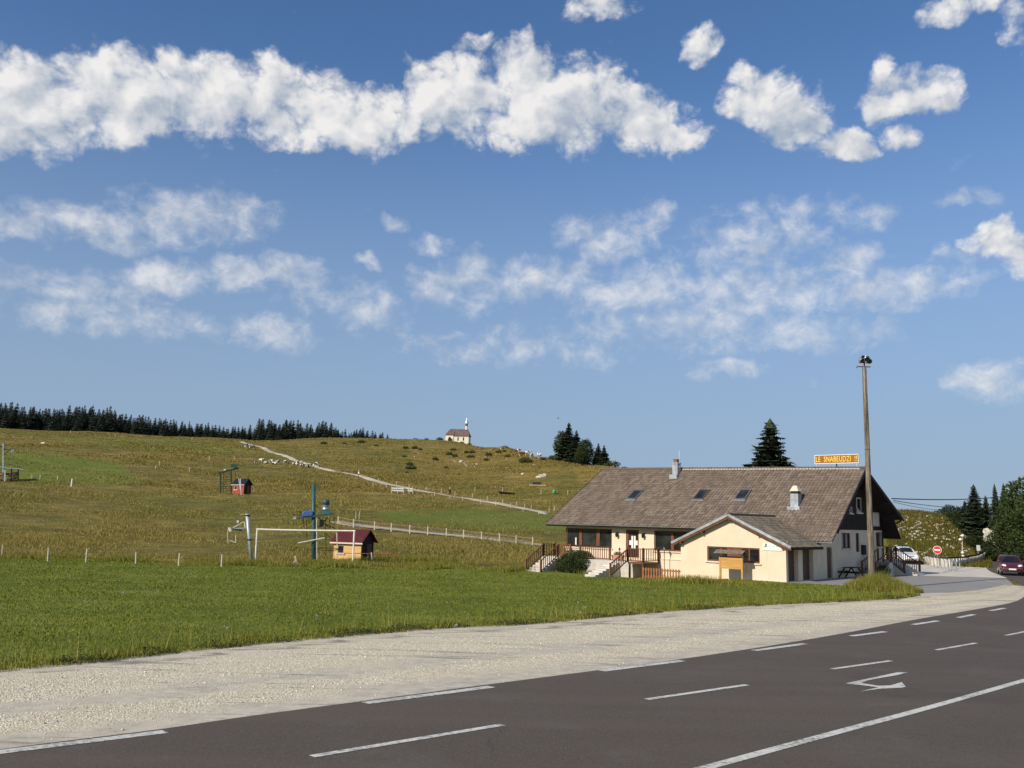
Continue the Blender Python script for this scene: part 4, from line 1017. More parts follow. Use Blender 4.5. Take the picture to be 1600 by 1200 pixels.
# football goal
gl, gr_ = U(398.5, 881), U(551, 884)
goal = thing('football_goal', 'white football goal frame with chipped paint at the edge of the lawn', 'goal', gl)
d = gr_-gl; hL = top_z(gl.x, gl.y, 827)-gl.z; hR = top_z(gr_.x, gr_.y, 829.5)-gr_.z
for nm, a, b in (('post',(0,0,-.15),(0,0,hL)), ('post',(d.x,d.y,d.z-.15),(d.x,d.y,d.z+hR))): MB().tube([a,b], .065, 10).build(nm, M_CREAMP, goal)
MB().tube([(-.06,0,hL),(d.x*.25,d.y*.25,hL-.01),(d.x*.5,d.y*.5,d.z*.5+(hL+hR)/2-.02),(d.x*1.01,d.y*1.01,d.z+hR)], .065, 10).build('crossbar', M_CREAMP, goal)

# tall pole with floodlights
pb = U(1363, 921); pt = top_z(pb.x, pb.y, 574)-pb.z
pole = thing('floodlight_pole', 'tall weathered wooden pole with cluster of floodlights before the gable', 'pole', pb)
ln = -.004
pts = [(ln*0, 0, -.3)]+[(.02*math.sin(i*1.3)*(i/9), .02*math.cos(i), pt*i/9) for i in range(1, 10)]
MB().tube(pts, [.19-.07*i/9 for i in range(10)], 14).build('shaft', M_POLE, pole, smooth=True)
for z in (pt*.33, pt*.47, pt*.62, pt*.78, pt-.3): MB().lathe([(.198-.072*z/pt, z), (.198-.072*z/pt, z+.05)], 0, 0, 12).build('band', M_RUST, pole)
MB().beam((-.42,0,pt+.04), (.36,0,pt+.04), .08, .06).build('cross_arm', M_RUST, pole)
MB().tube([(-.42,0,pt+.04),(-.5,-.05,pt-.06)], .02, 6).build('hook', M_BLACK, pole)
for dx, dy, dz, rz in ((-.25,-.12,.42,.5),(.05,-.2,.50,0),(.30,-.08,.40,-.6),(-.12,.1,.62,.3),(.2,.12,.62,-.3)):
    o = MB().lathe([(.05,-.12),(.10,-.10),(.15,.02),(.17,.10),(.17,.12)], 0, 0, 12).build('floodlight', M_GALV, pole, smooth=True)
    o.location = (dx, dy, pt+dz); o.rotation_euler = (math.radians(115), 0, rz)
    g = MB().lathe([(.155,.122),(.155,.13)], 0, 0, 12).build('lens', M_GLASS, o)
MB().beam((0,0,pt-.05), (0,0,pt+.62), .06, .06).build('bracket', M_BLACK, pole)
MB().beam((-.3,.0,pt+.28), (.34,.0,pt+.28), .05, .05).build('bracket', M_BLACK, pole)

# notice board before the annex
n0, n1 = onv(1125.5, 903, -1.1), onv(1160, 905, -1.1)
nb = thing('notice_board', 'golden pine notice board with little pitched roof before the annex wall', 'notice board', bw((n0[0]+n1[0])/2, -1.1, 0), BROT)
nb.location.z = Hf(nb.location.x, nb.location.y); hw = (n1[0]-n0[0])/2
for s in (-1, 1): MB().box(s*hw-.055, s*hw+.055, -.05, .05, -.3, 1.62).build('post', M_PINE, nb)
for k in range(5): MB().box(-hw+.06, hw-.06, -.035, .02, .72+k*.145, .72+(k+.94)*.145).build('plank', M_PINE, nb)
MB().box(-hw+.055, hw-.055, -.045, -.036, 1.43, 1.52).build('header', simple('brown_header', (.10,.06,.035,1), .6), nb)
M_SHING = simple('grey_shingle', (.20,.15,.115,1), .85, .3, 6)
for s in (-1, 1):
    for k in range(4):
        for j in range(8):
            y0_, y1_ = s*(.02+.1*k), s*(.02+.1*(k+1.15)); zz = 1.93-.052*k; x0_ = -hw-.24+j*(2*hw+.48)/8
            MB().add([(x0_+.005,y0_,zz),(x0_+(2*hw+.48)/8-.005,y0_,zz),(x0_+(2*hw+.48)/8-.005,y1_,zz-.06),(x0_+.005,y1_,zz-.06)]+[(x0_+.005,y0_,zz-.02),(x0_+(2*hw+.48)/8-.005,y0_,zz-.02),(x0_+(2*hw+.48)/8-.005,y1_,zz-.08),(x0_+.005,y1_,zz-.08)], [(0,1,2,3),(7,6,5,4),(0,4,5,1),(1,5,6,2),(2,6,7,3),(3,7,4,0)]).build('shingle', M_SHING, nb)
for s in (-1, 1): MB().prism([(-.42,1.66),(.42,1.66),(0,1.90)], 0, s*hw-.04, s*hw+.04).build('gable_piece', M_DKWOOD, nb)

# ---- ski lift machinery in the field
L = Loc(490, 880)
dp = thing('lift_drive_pylon', 'teal steel ski lift pylon carrying motor platform and blue cover', 'pylon', L.p, L.rz)
MB().tube([L(490,884),L(490,830),L(490,756)], [.17,.16,.15], 14).build('mast', M_TEAL, dp, smooth=True)
MB().lathe([(.55,-.1),(.55,.12),(.4,.16)], 0, 0, 16).build('footing', M_CONC, dp)
m = MB(); m.beam(L(466,809,-.25), L(522,803,-.25), .10, .16); m.beam(L(466,809,.25), L(522,803,.25), .10, .16); m.build('platform_beam', M_TEAL, dp)
m = MB()
for q in (468, 478, 500, 510, 520): m.beam(L(q,809-(q-466)*.107,-.3), L(q,809-(q-466)*.107,.3), .08, .05)
m.build('platform_rung', M_TEAL, dp)
m = MB(); m.prism([L(472,808)[::2], L(489,806)[::2], L(489,799)[::2], L(486,797.5)[::2], L(475,798.5)[::2], L(471.5,803)[::2]], 1, -.35, .35); m.build('blue_cover', M_BLUE, dp, bevel=.05)
mo = MB().add([L(500,803.5,-.3), L(518,802,-.3), L(518,802,.3), L(500,803.5,.3), L(504,796,-.18), L(514,795,-.18), L(514,795,.18), L(504,796,.18)], [(0,1,5,4),(1,2,6,5),(2,3,7,6),(3,0,4,7),(4,5,6,7),(3,2,1,0)]).build('gearbox', M_TEAL, dp)
cx = L(509,790)[0]; z1, z2, z3 = L(509,796)[2], L(509,789)[2], L(509,780)[2]
MB().lathe([(.26,z1),(.24,z1+.15),(.28,z2)], cx, 0, 14).build('motor_collar', M_GALV, dp)
MB().lathe([(.27,z2),(.27,z3-.15),(.2,z3-.03),(.05,z3)], cx, 0, 14).build('motor', M_TEAL, dp, smooth=True)
MB().beam(L(491,757), L(503,753.5), .05).build('top_arm', M_TEAL, dp); MB().beam(L(492,768), L(503,753.5), .05).build('top_brace', M_TEAL, dp)
MB().beam(L(471,806), L(489,789), .05).build('stay', M_TEAL, dp); MB().beam(L(491,788), L(506,798), .05).build('stay', M_TEAL, dp)
m = MB(); cxw, _, czw = L(466,805); m.tube([(cxw+.28*math.cos(t*math.pi/8), -.3, czw+.28*math.sin(t*math.pi/8)) for t in range(17)], .025, 6, cap=False); m.tube([(cxw-.28,-.3,czw),(cxw+.28,-.3,czw)], .02, 5); m.build('hand_wheel', M_BLACK, dp)
MB().box(L(459,809)[0], L(464,809)[0], -.2, .2, L(461,811)[2], L(461,807)[2]).build('counterweight', M_TRIM, dp)
for q, y1 in ((474,822),(479,842),(483,818),(500,824),(509,868),(515,826),(522,820)): MB().tube([L(q,808,.1), L(q+.3,y1,.1)], .022, 5).build('hanger_rod', M_BLACK, dp)
for (a, b) in (((497,808),(513,824)),((513,808),(497,824)),((500,815),(524,826))): MB().tube([L(*a,.12), L(*b,.12)], .03, 5).build('cross_brace', M_BLACK, dp)
MB().box(L(499,818)[0], L(506,818)[0], -.1, .25, L(502,823)[2], L(502,812)[2]).build('control_box', M_BLACK, dp)
c_ = L(511,858,.3); MB().tube([(c_[0]+.85*math.cos(t*math.pi/12), .3+.85*math.sin(t*math.pi/12), c_[2]+.06*math.sin(t*math.pi/12)) for t in range(25)], .03, 6, cap=False).build('bull_wheel_ring', M_BLACK, dp)
MB().beam(L(465.5,848,-.3), L(507,840,-.3), .07, .07).build('tow_pole', M_CREAMP, dp)
MB().tube([L(494.5,806,-.22), L(495.5,876,-.22), L(502,880,-.25)], .03, 6).build('cable_conduit', M_CREAMP, dp)
L = Loc(393.5, 881)
sp = thing('leaning_lift_pylon', 'grey tubular lift pylon leaning left beside the goal', 'pylon', L.p, L.rz)
MB().tube([L(394,884),L(390,845),L(386.5,803)], [.11,.125,.145], 12).build('mast', M_GREYP, sp, smooth=True)
MB().tube([L(395.5,884,.12),L(391.5,840,.12),L(390.5,822,.12)], .035, 6).build('conduit', M_CREAMP, sp)
m = MB(); m.beam(L(387,825), L(362,826), .09, .09); m.build('arm', M_GREYP, sp)
MB().beam(L(381,815), L(363,825), .05).build('arm_brace', M_CREAMP, sp); MB().beam(L(381.5,815), L(383,825), .06).build('arm_brace', M_CREAMP, sp)
MB().tube([L(359,824,-.1), L(361,830,-.1)], .12, 10).build('sheave', M_TRIM, sp); MB().tube([L(364,827,.1), L(378,829,.1)], .05, 6).build('sheave_beam', M_BLACK, sp)
MB().tube([L(357,824), L(355.5,836), L(356.5,849)], .02, 5).build('hanger_rod', M_CREAMP, sp); MB().tube([L(368.5,831), L(368.5,848)], .025, 5).build('hanger_rod', M_CREAMP, sp); MB().tube([L(358.5,844), L(368.5,848)], .03, 5).build('tow_bar', M_CREAMP, sp)
MB().box(L(370,815)[0], L(373,815)[0], -.08, .08, L(371,817)[2], L(371,813)[2]).build('lamp', M_WHITE, sp)
for z in (806, 844): c = L(386.6 if z < 820 else 389.7, z); MB().lathe([(.19,c[2]),(.19,c[2]+.07)], c[0], 0, 12).build('collar', M_BLACK, sp)
MB().tube([L(376,804), L(386,803)], .02, 5).build('top_pin', M_TRIM, sp)
# stake tripod
L = Loc(461, 886); tg = thing('wooden_tripod', 'small tripod of pale stakes at the lawn edge', 'stakes', L.p, L.rz)
for a, b in (((461,868.5),(464.5,889)),((461,876),(453,888)),((463,878),(473,888))): MB().beam(L(*a), L(*b), .10, .10).build('stake', M_POST, tg)

def hut(name, label, px, py, wpx, tall, mw, mr, rz, door, extra=None):
    """small lift hut: walls, pitched roof with ribs, window and door"""
    p = U(px, py); h = tall; o = thing(name, label, 'hut', p, rz); W, Dp = wpx, wpx*.72; he, hr = h*.62, h
    m = wall_holes(1, -Dp/2, -W/2, W/2, -.2, he, [(-W*.36,-W*.12,he*.42,he*.82)], depth=.1, thick=.12); m.build('front_wall', mw, o)
    window(o, 1, -Dp/2, 1, -W*.36, -W*.12, he*.42, he*.82, frame=.05, depth=.05, mat=M_POST)
    m = MB(); m.box(-W/2, W/2, Dp/2-.1, Dp/2, -.2, he); m.build('back_wall', mw, o)
    for s in (-1, 1):
        m = MB(); m.prism([(-Dp/2+.121,-.2),(Dp/2-.101,-.2),(Dp/2-.101,he),(0,hr-.08),(-Dp/2+.121,he)], 0, *sorted((s*W/2-s*.1, s*W/2-s*.001))); m.build('side_wall', door, o)  # dark wood colour paints the shade into the hut's side walls
    ov = .22
    for s in (-1, 1):
        e = Vector((0, s*(Dp/2+ov), he-.06)); r = Vector((0, 0, hr)); rf = MB(); n = Vector((0, s*(hr-he), Dp/2)).normalized()
        a, b = e+Vector((-W/2-.25,0,0)), e+Vector((W/2+.25,0,0)); c, d_ = r+Vector((W/2+.25,0,0)), r+Vector((-W/2-.25,0,0))
        rf.add([a,b,c,d_]+[q+n*.05 for q in (a,b,c,d_)], [(0,1,2,3),(7,6,5,4),(0,4,5,1),(1,5,6,2),(2,6,7,3),(3,7,4,0)])
        for k in range(11):
            t = (k+.5)/11; rf.beam(a.lerp(b,t)+n*.06, d_.lerp(c,t)+n*.06, .04, .04)
        rf.build('roof', mr, o)
    MB().box(-W/2-.26, W/2+.26, -Dp/2-ov-.03, -Dp/2-ov+.0, he-.16, he-.04).build('fascia', M_TRIM, o)
    MB().box(W/2+.001, W/2+.04, -Dp*.05, Dp*.28, .0, he*.9).build('door', M_DKWOOD if door is not M_DKWOOD else M_DOOR, o)
    return o
M_YEL = simple('yellow_boards', (.62,.40,.15,1), .75, .2, 3, .3, 25, stretch=(.3,3,3), dirt=.3)
M_REDR = simple('dark_red_metal_roof', (.11,.022,.022,1), .45, .2, 3)
M_REDW = simple('faded_red_boards', (.34,.07,.035,1), .75, .35, 2.5, .3, 25, stretch=(3,3,.3))
M_NAVY = simple('navy_roof', (.018,.024,.045,1), .45, .2, 3)
yh = hut('lift_hut', 'yellow lift hut with dark red metal roof behind the goal', 552, 877, 2.75, 2.65, M_YEL, M_REDR, -.42, M_DKWOOD)
rh = hut('lift_hut', 'small red lift hut with dark blue roof up in the pasture', 377.5, 771.5, 2.7, 2.75, M_REDW, M_NAVY, -.45, M_DKWOOD)
# red bar barrier beside the yellow hut
L = Loc(570, 879); rbx = thing('bar_barrier', 'thin rusty red bar barrier beside the yellow hut', 'barrier', L.p, L.rz)
MB().tube([L(527,864),L(575,865),L(620,867)], .03, 6).build('bar', simple('red_oxide_paint', (.36,.07,.04,1), .6), rbx)
for q in (527, 575, 620): MB().tube([L(q,866-(575-q)*.02), L(q,880)], .03, 6).build('post', M_RUST, rbx)
for i, (a, b) in enumerate((((526,832),(527.5,877)),((580,863),(582,879)))):
    L = Loc(b[0], b[1]+1); o = thing('lift_stake', ('tall thin pale stake left of the yellow hut', 'short pale stake right of the yellow hut')[i], 'stake', L.p, L.rz)
    MB().beam(L(*a), L(b[0], b[1]+4), .11, .09).build('stake', M_POST, o)
# lift frame beside the red hut
L = Loc(361.5, 771); fr = thing('lift_portal', 'dark green lift portal with rungs beside the small red hut', 'lift portal', L.p, L.rz)
for q, y0_ in ((344.5,739),(361.5,735)): MB().beam(L(q,y0_), L(q,775), .28 if q > 350 else .2, .28).build('post', M_DKGREEN, fr)
MB().beam(L(341,739.5), L(373,731), .25, .3).build('top_beam', M_DKGREEN, fr)
m = MB(); a, b = L(360.5,730), L(371,725.5); m.box(a[0], b[0], -.5, .5, a[2], b[2]); m.build('motor_box', M_TEAL, fr)
for k in range(7): MB().tube([L(345,746+k*3.6), L(361,745+k*3.6)], .05, 5).build('rung', M_DKGREEN, fr)
for q in (349, 353, 368): MB().tube([L(q,738), L(q,752 if q > 360 else 770)], .05, 5).build('hanger_rod', M_DKGREEN, fr)
MB().box(L(351,734)[0]-.2, L(351,734)[0]+.2, -.2, .2, L(351,735)[2], L(351,733)[2]).build('lamp', M_WHITE, fr)
L = Loc(376, 773); o = thing('leaning_stakes', 'two pale leaning poles before the small red hut', 'stakes', L.p, L.rz)
for a, b in (((373,748),(377,775)),((375.5,748),(376.5,775))): MB().beam(L(*a,-.5), L(*b,-.5), .16, .12).build('stake', M_WHITE, o)
# log shelter and lift pylon at the left edge
L = Loc(10, 751.5); sh = thing('log_shelter', 'open log shelter with pale curved roof at the left edge', 'shelter', L.p, L.rz)
m = MB(); P = []; px_ = [-24,-14,-4,4,12,22,30,36]; py_ = [728,728,728.5,730,731.5,731.5,732.5,734]
for x, y in zip(px_, py_):
    for dd in (-1.6, 1.6): P.append(L(x, y, dd))
    for dd in (-1.6, 1.6): P.append(L(x, y+1.2, dd))
F = []
for i in range(len(px_)-1): F += [(4*i,4*i+4,4*i+5,4*i+1),(4*i+2,4*i+3,4*i+7,4*i+6),(4*i,4*i+2,4*i+6,4*i+4),(4*i+1,4*i+5,4*i+7,4*i+3)]
m.add(P, F+[(0,1,3,2),(28,30,31,29)]); m.build('roof', simple('pale_sheet_roof', (.66,.67,.66,1), .5, .1, 2, metal=.2), sh)
for q in (-20, 7.5, 18, 28.5):
    for dd in (-1.3, 1.3): MB().beam(L(q,754,dd), L(q,733,dd), .2, .2).build('post', M_DKWOOD if q != 7.5 else M_WHITE, sh)
rg = random.Random(4)
for k in range(44):
    x = rg.uniform(-20, 27); z = rg.uniform(739, 751); MB().tube([L(x,z,-1.1), L(x+rg.uniform(-2,2),z+rg.uniform(-1,1),1.1)], rg.uniform(.2,.36), 7).build('log', M_OLDWOOD if k % 3 else M_TERRA, sh)
MB().beam(L(-20,739,1.3), L(28,741,1.3), .1, .3).build('rail', M_DKWOOD, sh)
L = Loc(5.5, 745); lp = thing('lift_pylon', 'slim lift pylon with side arm behind the log shelter', 'pylon', L.p, L.rz)
MB().tube([L(5.5,748), L(5.5,692)], [.2,.16], 10).build('mast', M_GREYP, lp)
MB().beam(L(-8,695), L(7,699), .14).build('arm', M_BLACK, lp); MB().beam(L(5.5,702), L(22,703), .14).build('arm', M_BLACK, lp); MB().beam(L(6,711), L(14,704), .12).build('brace', M_BLACK, lp)
MB().box(L(17,705)[0], L(22,705)[0], -.3, .3, L(19,708)[2], L(19,702)[2]).build('sheave_box', M_GREYP, lp)

# ---- posts and fences
def post_thing(px, yb, yt, w, label, group, name='fence_post', mat=None):
    L = Loc(px, yb); lean = random.uniform(-.05, .05); h = (yb-yt)*L.k
    m = MB(); m.tube([(0,0,-.2), (lean*h*.5,0,h*.5), (lean*h,0,h)], [w, w*.95, w*.85], 7); o = m.build(name, mat or M_POST); o.location = L.p; return tag(o, label, 'post', group)
for px, yb, yt in ((3,867,854),(74.5,879,859),(134,880,860),(212,883,865),(279,886,866),(346,887,868)):
    post_thing(px, yb, yt, .055, 'pale wooden fence post along the far edge of the lawn', 'fence posts along the lawn edge')
for px, yb, yt in ((50,748,742),(62.5,748.5,742.5),(90,750,744.5),(327,719,713),(366,718,712),(249,727,721),(296,737,731),(243,732,728),(180,682,678),(300,687,683),(110,677,673)):
    post_thing(px, yb, yt, .09, 'tiny pale fence post far up in the pasture', 'fence posts up in the pasture')
post_thing(111.5, 760, 749, .16, 'thick pale marker post below the green meadow strip', None, 'marker_post', M_CREAMP)
tr_pts = [(600,757),(660,768),(720,778),(790,789),(856,802)]
for k in range(24):
    t = k/23; x = 582+t*274; y = np.interp(x, [p[0] for p in tr_pts], [p[1] for p in tr_pts])
    side = -2.5 if k % 2 else 4.0
    post_thing(x+random.uniform(-3,3), y+side, y+side-random.uniform(5.5,8), .06, 'thin pale fence post beside the upper track', 'fence posts beside the upper track')
for x, yb in ((742,768),(785,768),(845,772),(887,773),(820,795),(866,798)): post_thing(x, yb, yb-7, .06, 'thin pale fence post above the upper track', 'fence posts above the upper track')
for x, yb in ((556,811),(561,811.5)): post_thing(x, yb, yb-12, .05, 'thin stake of the pair above the lower track', 'pair of stakes')
rf = thing('rail_fence', 'pale post and rail fence along the lower track', 'fence', U(560, 826))
prev = None; fl = rf.location.copy()
for i, x in enumerate((528,552,585,611,640,668,697,724,752,780,806,832)):
    y = np.interp(x, [524,560,640,720,800,850], [816,823,831,838,847,853])+2.5; p = U(x, y)
    MB().beam(p-fl-Vector((0,0,.2)), p-fl+Vector((0,0,1.05)), .13, .13).build('post', M_POST, rf)
    if prev is not None:
        for h in (.5, .9): MB().beam(prev-fl+Vector((0,0,h)), p-fl+Vector((0,0,h)), .05, .1).build('rail', M_OLDWOOD, rf)
    prev = p
for nm, x0_, x1_, lab in (('gate_panel', 611, 631, 'left white plank gate panel beside the upper track'), ('gate_panel', 633.5, 645, 'right white plank gate panel beside the upper track')):
    L = Loc((x0_+x1_)/2, 771); o = thing(nm, lab, 'gate', L.p, L.rz)
    for h in (762.5, 766): MB().beam(L(x0_,h), L(x1_,h+1.2), .1, .26).build('plank', M_WHITE, o)
    for q in (x0_+.5, (x0_+x1_)/2, x1_-.5): MB().beam(L(q,760.5), L(q,773), .18, .14).build('post', M_POST, o)
# small things on the slope
L = Loc(792, 771.5); o = thing('timber_platform', 'low dark timber platform lying on the slope', 'platform', L.p, L.rz)
for k in range(5): MB().beam(L(779,768.5+k*.1,-1+k*.45), L(804,771+k*.1,-1+k*.45), .4, .18).build('plank', M_DKWOOD, o)
for q in (783, 799): MB().beam(L(q,773,-.9), L(q,773,.9), .2, .4).build('bearer', M_DKWOOD, o)
L = Loc(865, 771.5); o = MB().lathe([(.30,0),(.36,.1),(.36,.75),(.30,.85)], 0, 0, 12).build('green_barrel', simple('bright_green_plastic', (.02,.34,.15,1), .4, .1, 3), smooth=True); o.location = L.p; o.rotation_euler = (0,.25,0)
tag(o, 'bright green barrel on the slope left of the inn roof', 'barrel')
L = Loc(839, 759); o = thing('feed_trough', 'dark feed trough with pale beam below the white rocks', 'trough', L.p, L.rz)
MB().add([(-.9,-.3,.25),(.9,-.3,.25),(.9,.3,.25),(-.9,.3,.25),(-1.0,-.45,.8),(1.0,-.45,.8),(1.0,.45,.8),(-1.0,.45,.8)], [(3,2,1,0),(0,1,5,4),(1,2,6,5),(2,3,7,6),(3,0,4,7),(4,5,6,7)]).build('basin', M_DKGREEN, o)
for q in (-.7, .7): MB().box(q-.06, q+.06, -.25, .25, -.2, .25).build('leg', M_RUST, o)
MB().beam((-1.8,-.6,.1), (2.0,-.6,.12), .15, .15).build('beam', M_POST, o)
L = Loc(849, 803); o = MB().beam(L(841,800.5), L(855,803.5), .2, .2).build('fallen_beam', M_POST); o.location = L.p; o.rotation_euler = (0,0,L.rz); tag(o, 'pale fallen beam at the end of the upper track', 'beam')

# ---- chapel on the hilltop
cp_ = at(713, 398); k_ = mpp(cp_)
chp = thing('chapel', 'tiny white chapel with brown roof and silver onion spire on the hilltop', 'chapel', cp_, -math.atan2(cp_.x, cp_.y)-.18)
M_CHW = render_mat('chapel_white_render', (.78,.71,.55,1)); M_CHR = simple('chapel_brown_roof', (.15,.10,.085,1), .85, .25, .8)
W = 6.3; hwall = 2.7
x0_, xm, x1_ = -5.4, -1.9, 4.9
wh = wall_holes(1, -2.6, xm, x1_, -1.2, hwall, [(-.1,.5,.5,2.1),(2.3,2.9,.5,2.1)], depth=.25); wh.build('nave_wall', M_CHW, chp)
for q in (-.1, 2.3): window(chp, 1, -2.6, 1, q, q+.6, .5, 2.1, frame=.06, sill=False, mat=M_DKWOOD)
MB().box(xm, x1_, -2.3, 2.6, -1.2, hwall-.02).build('nave_core', M_CHW, chp)
MB().box(x0_, xm-.001, -2.95, 2.95, -1.2, hwall+.35).build('porch_wall', M_CHW, chp)
m = MB(); m.prism([(-.75,-.3),(.75,-.3),(.75,1.2),(.5,1.9),(0,2.2),(-.5,1.9),(-.75,1.2)], 1, -2.97, -2.9); o = m.build('porch_arch', M_DKWOOD, chp); o.location = (-3.5,0,0)
rz1 = 5.9
m = MB(); m.add([(xm-.2,-3.0,hwall-.1),(x1_+.35,-3.0,hwall-.1),(x1_+.35,3.0,hwall-.1),(xm-.2,3.0,hwall-.1),(xm-.2,0,rz1),(x1_-.9,0,rz1)], [(0,1,5,4),(2,3,4,5),(1,2,5),(3,0,4),(3,2,1,0)]); m.build('nave_roof', M_CHR, chp)
m = MB(); m.add([(x0_-.25,-3.25,hwall+.25),(xm+.2,-3.25,hwall+.25),(xm+.2,3.25,hwall+.25),(x0_-.25,3.25,hwall+.25),(x0_+1.5,0,rz1+.1),(xm+.2,0,rz1+.1)], [(0,1,5,4),(2,3,4,5),(1,2,5),(3,0,4),(3,2,1,0)]); m.build('porch_roof', M_CHR, chp)
tx = 3.35
M_SILV = simple('silver_sheet', (.72,.75,.77,1), .35, .06, 2, metal=.5)
MB().box(tx-.55, tx+.55, -.55, .55, 4.6, 5.7).build('spire_base', M_CHR, chp)
sp_ = MB().lathe([(.55,5.7),(.5,7.3)], tx, 0, 8).build('belfry', M_WHITE, chp)
m = MB()
for t in range(4): a = t*math.pi/2+.3; m.box(tx+.4*math.cos(a)-.12, tx+.4*math.cos(a)+.12, .4*math.sin(a)-.12, .4*math.sin(a)+.12, 7.3, 8.0)
m.build('bell_opening', M_BLACK, chp)
MB().lathe([(.5,7.95),(.78,8.2),(.86,8.6),(.72,9.1),(.42,9.7),(.2,10.3),(.07,10.9),(.03,11.5)], tx, 0, 12).build('onion_dome', M_SILV, chp, smooth=True)
m = MB(); m.beam((tx,0,11.4), (tx,0,12.3), .07); m.beam((tx-.25,0,12.0), (tx+.25,0,12.0), .07); m.build('cross', M_SILV, chp)

# ---- cars
def car(name, label, loc, rz, paint, Lc=3.9, Wc=1.66):
    """small hatchback, nose towards local -y"""
    o = thing(name, label, 'car', loc, rz); prof = [(-1.95,.30),(-1.95,.55),(-1.88,.72),(-1.55,.86),(-1.0,.97),(-.72,1.02),(-.05,1.50),(.5,1.58),(1.2,1.55),(1.62,1.42),(1.86,1.0),(1.93,.75),(1.93,.32)]
    def half(z): 
        return Wc/2*(1.0 if z < .95 else 1-.22*min(1, (z-.95)/.62))
    bm = MB(); V = []; 
    secs = [-1.95,-1.9,-1.7,-1.3,-.9,-.72,-.4,-.05,.5,1.1,1.5,1.75,1.88,1.93]
    def top(y): return np.interp(y, [p[0] for p in prof[1:-1]], [p[1] for p in prof[1:-1]])
    n = 9; rows = []
    for y in secs:
        zt = float(top(y)); wf = 1-.16*max(0, (-y-1.2)/.75)**2-.07*max(0, (y-1.4)/.55)**2; r = []
        for k in range(n):
            t = k/(n-1)
            if zt > 1.05: zz = [.28,.45,.70,.93,1.0,1.15,1.32,zt-.06,zt][k]
            else: zz = .28+(zt-.28)*[0,.2,.45,.7,.82,.9,.95,.985,1][k]
            x = half(zz)*wf*(.96 if k == 0 else 1)*(1 if k < n-1 else (.80 if zt > 1.05 else .86))
            r.append((x, y, zz))
        rows.append(r)
    for r in rows: V += [(-x,y,z) for x,y,z in r]+[(x,y,z) for x,y,z in reversed(r)]
    w2 = 2*n; F = []
    for i in range(len(secs)-1):
        for k in range(w2): F.append((i*w2+k, i*w2+(k+1)%w2, (i+1)*w2+(k+1)%w2, (i+1)*w2+k))
    F += [tuple(range(w2)), tuple(range((len(secs)-1)*w2, len(secs)*w2))[::-1]]
    body = bm.add(V, F).build('body', paint, o, smooth=True)
    g = MB(); zz = lambda y, e=.012: float(top(y))+e
    P = lambda x, y, e=.02: (x, y-e, zz(y)+e*.6)
    g.add([P(-.66,-.66), P(.66,-.66), P(.53,-.12), P(-.53,-.12)], [(0,1,2,3)]); g.build('windscreen', M_GLASS, o)
    MB().add([(-.42,-.60+.0,zz(-.60)+.035),(.40,-.60,zz(-.60)+.035),(.34,-.42,zz(-.42)+.035),(-.36,-.42,zz(-.42)+.035)], [(0,1,2,3)]).build('sun_glare_visor', simple('pale_dashboard_reflection', (.45,.50,.55,1), .2), o) if False else None
    for s in (-1, 1):
        m = MB()
        for ya, yb in ((-.45,.38),(.44,1.15)):
            m.add([(s*(half(1.0)+.006),ya-(.2 if ya < 0 else 0),1.02),(s*(half(1.0)+.006),yb,1.02),(s*(half(1.40)+.008),yb-(.0 if ya < 0 else .12),1.42),(s*(half(1.40)+.008),ya+.12,1.42)], [(0,1,2,3)])
        m.build('side_window', M_GLASS, o)
        m = MB(); m.add([(s*.42,-1.86,.62),(s*.70,-1.72,.66),(s*.74,-1.46,.86),(s*.50,-1.66,.84)], [(0,1,2,3)])
        vv = MB(); vv.lathe([(.01,-.06),(.12,-.04),(.17,.02),(.15,.07),(.05,.1)], 0, 0, 12); h = vv.build('headlight', simple('headlight_glass', (.80,.80,.78,1), .15, .05, 5), o, smooth=True); h.location = (s*.58, -1.70, .76); h.rotation_euler = (math.radians(60), 0, s*.35); h.scale = (1.15,.75,.7)
        MB().box(s*.86-.09, s*.86+.09, -.55, -.42, .98, 1.12).build('mirror', paint, o, bevel=.03)
        for y in (-1.22, 1.22):
            w = MB(); w.tube([(s*(Wc/2-.18),y,.30),(s*(Wc/2+.005),y,.30)], .30, 18); tw = w.build('wheel', M_BLACK, o)
            MB().tube([(s*(Wc/2-.02),y,.30),(s*(Wc/2+.02),y,.30)], .18, 12).build('rim', M_GALV, tw)
    MB().box(-.26, .26, -1.985, -1.955, .46, .57).build('number_plate', M_WHITE, o)
    MB().box(-.55, .55, -1.965, -1.945, .30, .40).build('lower_grille', M_BLACK, o); MB().box(-.30, .30, -1.925, -1.90, .66, .71).build('grille', M_BLACK, o)
    return o
def carpaint(name, col):
    t = NT(name); t.pbr(col, .35, .1, None, .5, **{'Coat Weight': .6, 'Coat Roughness': .08}); return t.m
M_MAROON = carpaint('maroon_car_paint', (.085,.009,.017,1)); M_CARW = carpaint('white_car_paint', (.75,.75,.75,1))
cpos = U(1579, 898.5); car('car', 'dark red hatchback driving towards us on the road', (cpos.x, cpos.y, cpos.z+.02), -.42, M_MAROON)
cpos = U(1414, 879.5); car('car', 'white car parked behind the entrance steps', (cpos.x, cpos.y, cpos.z+.012), -.12, M_CARW)

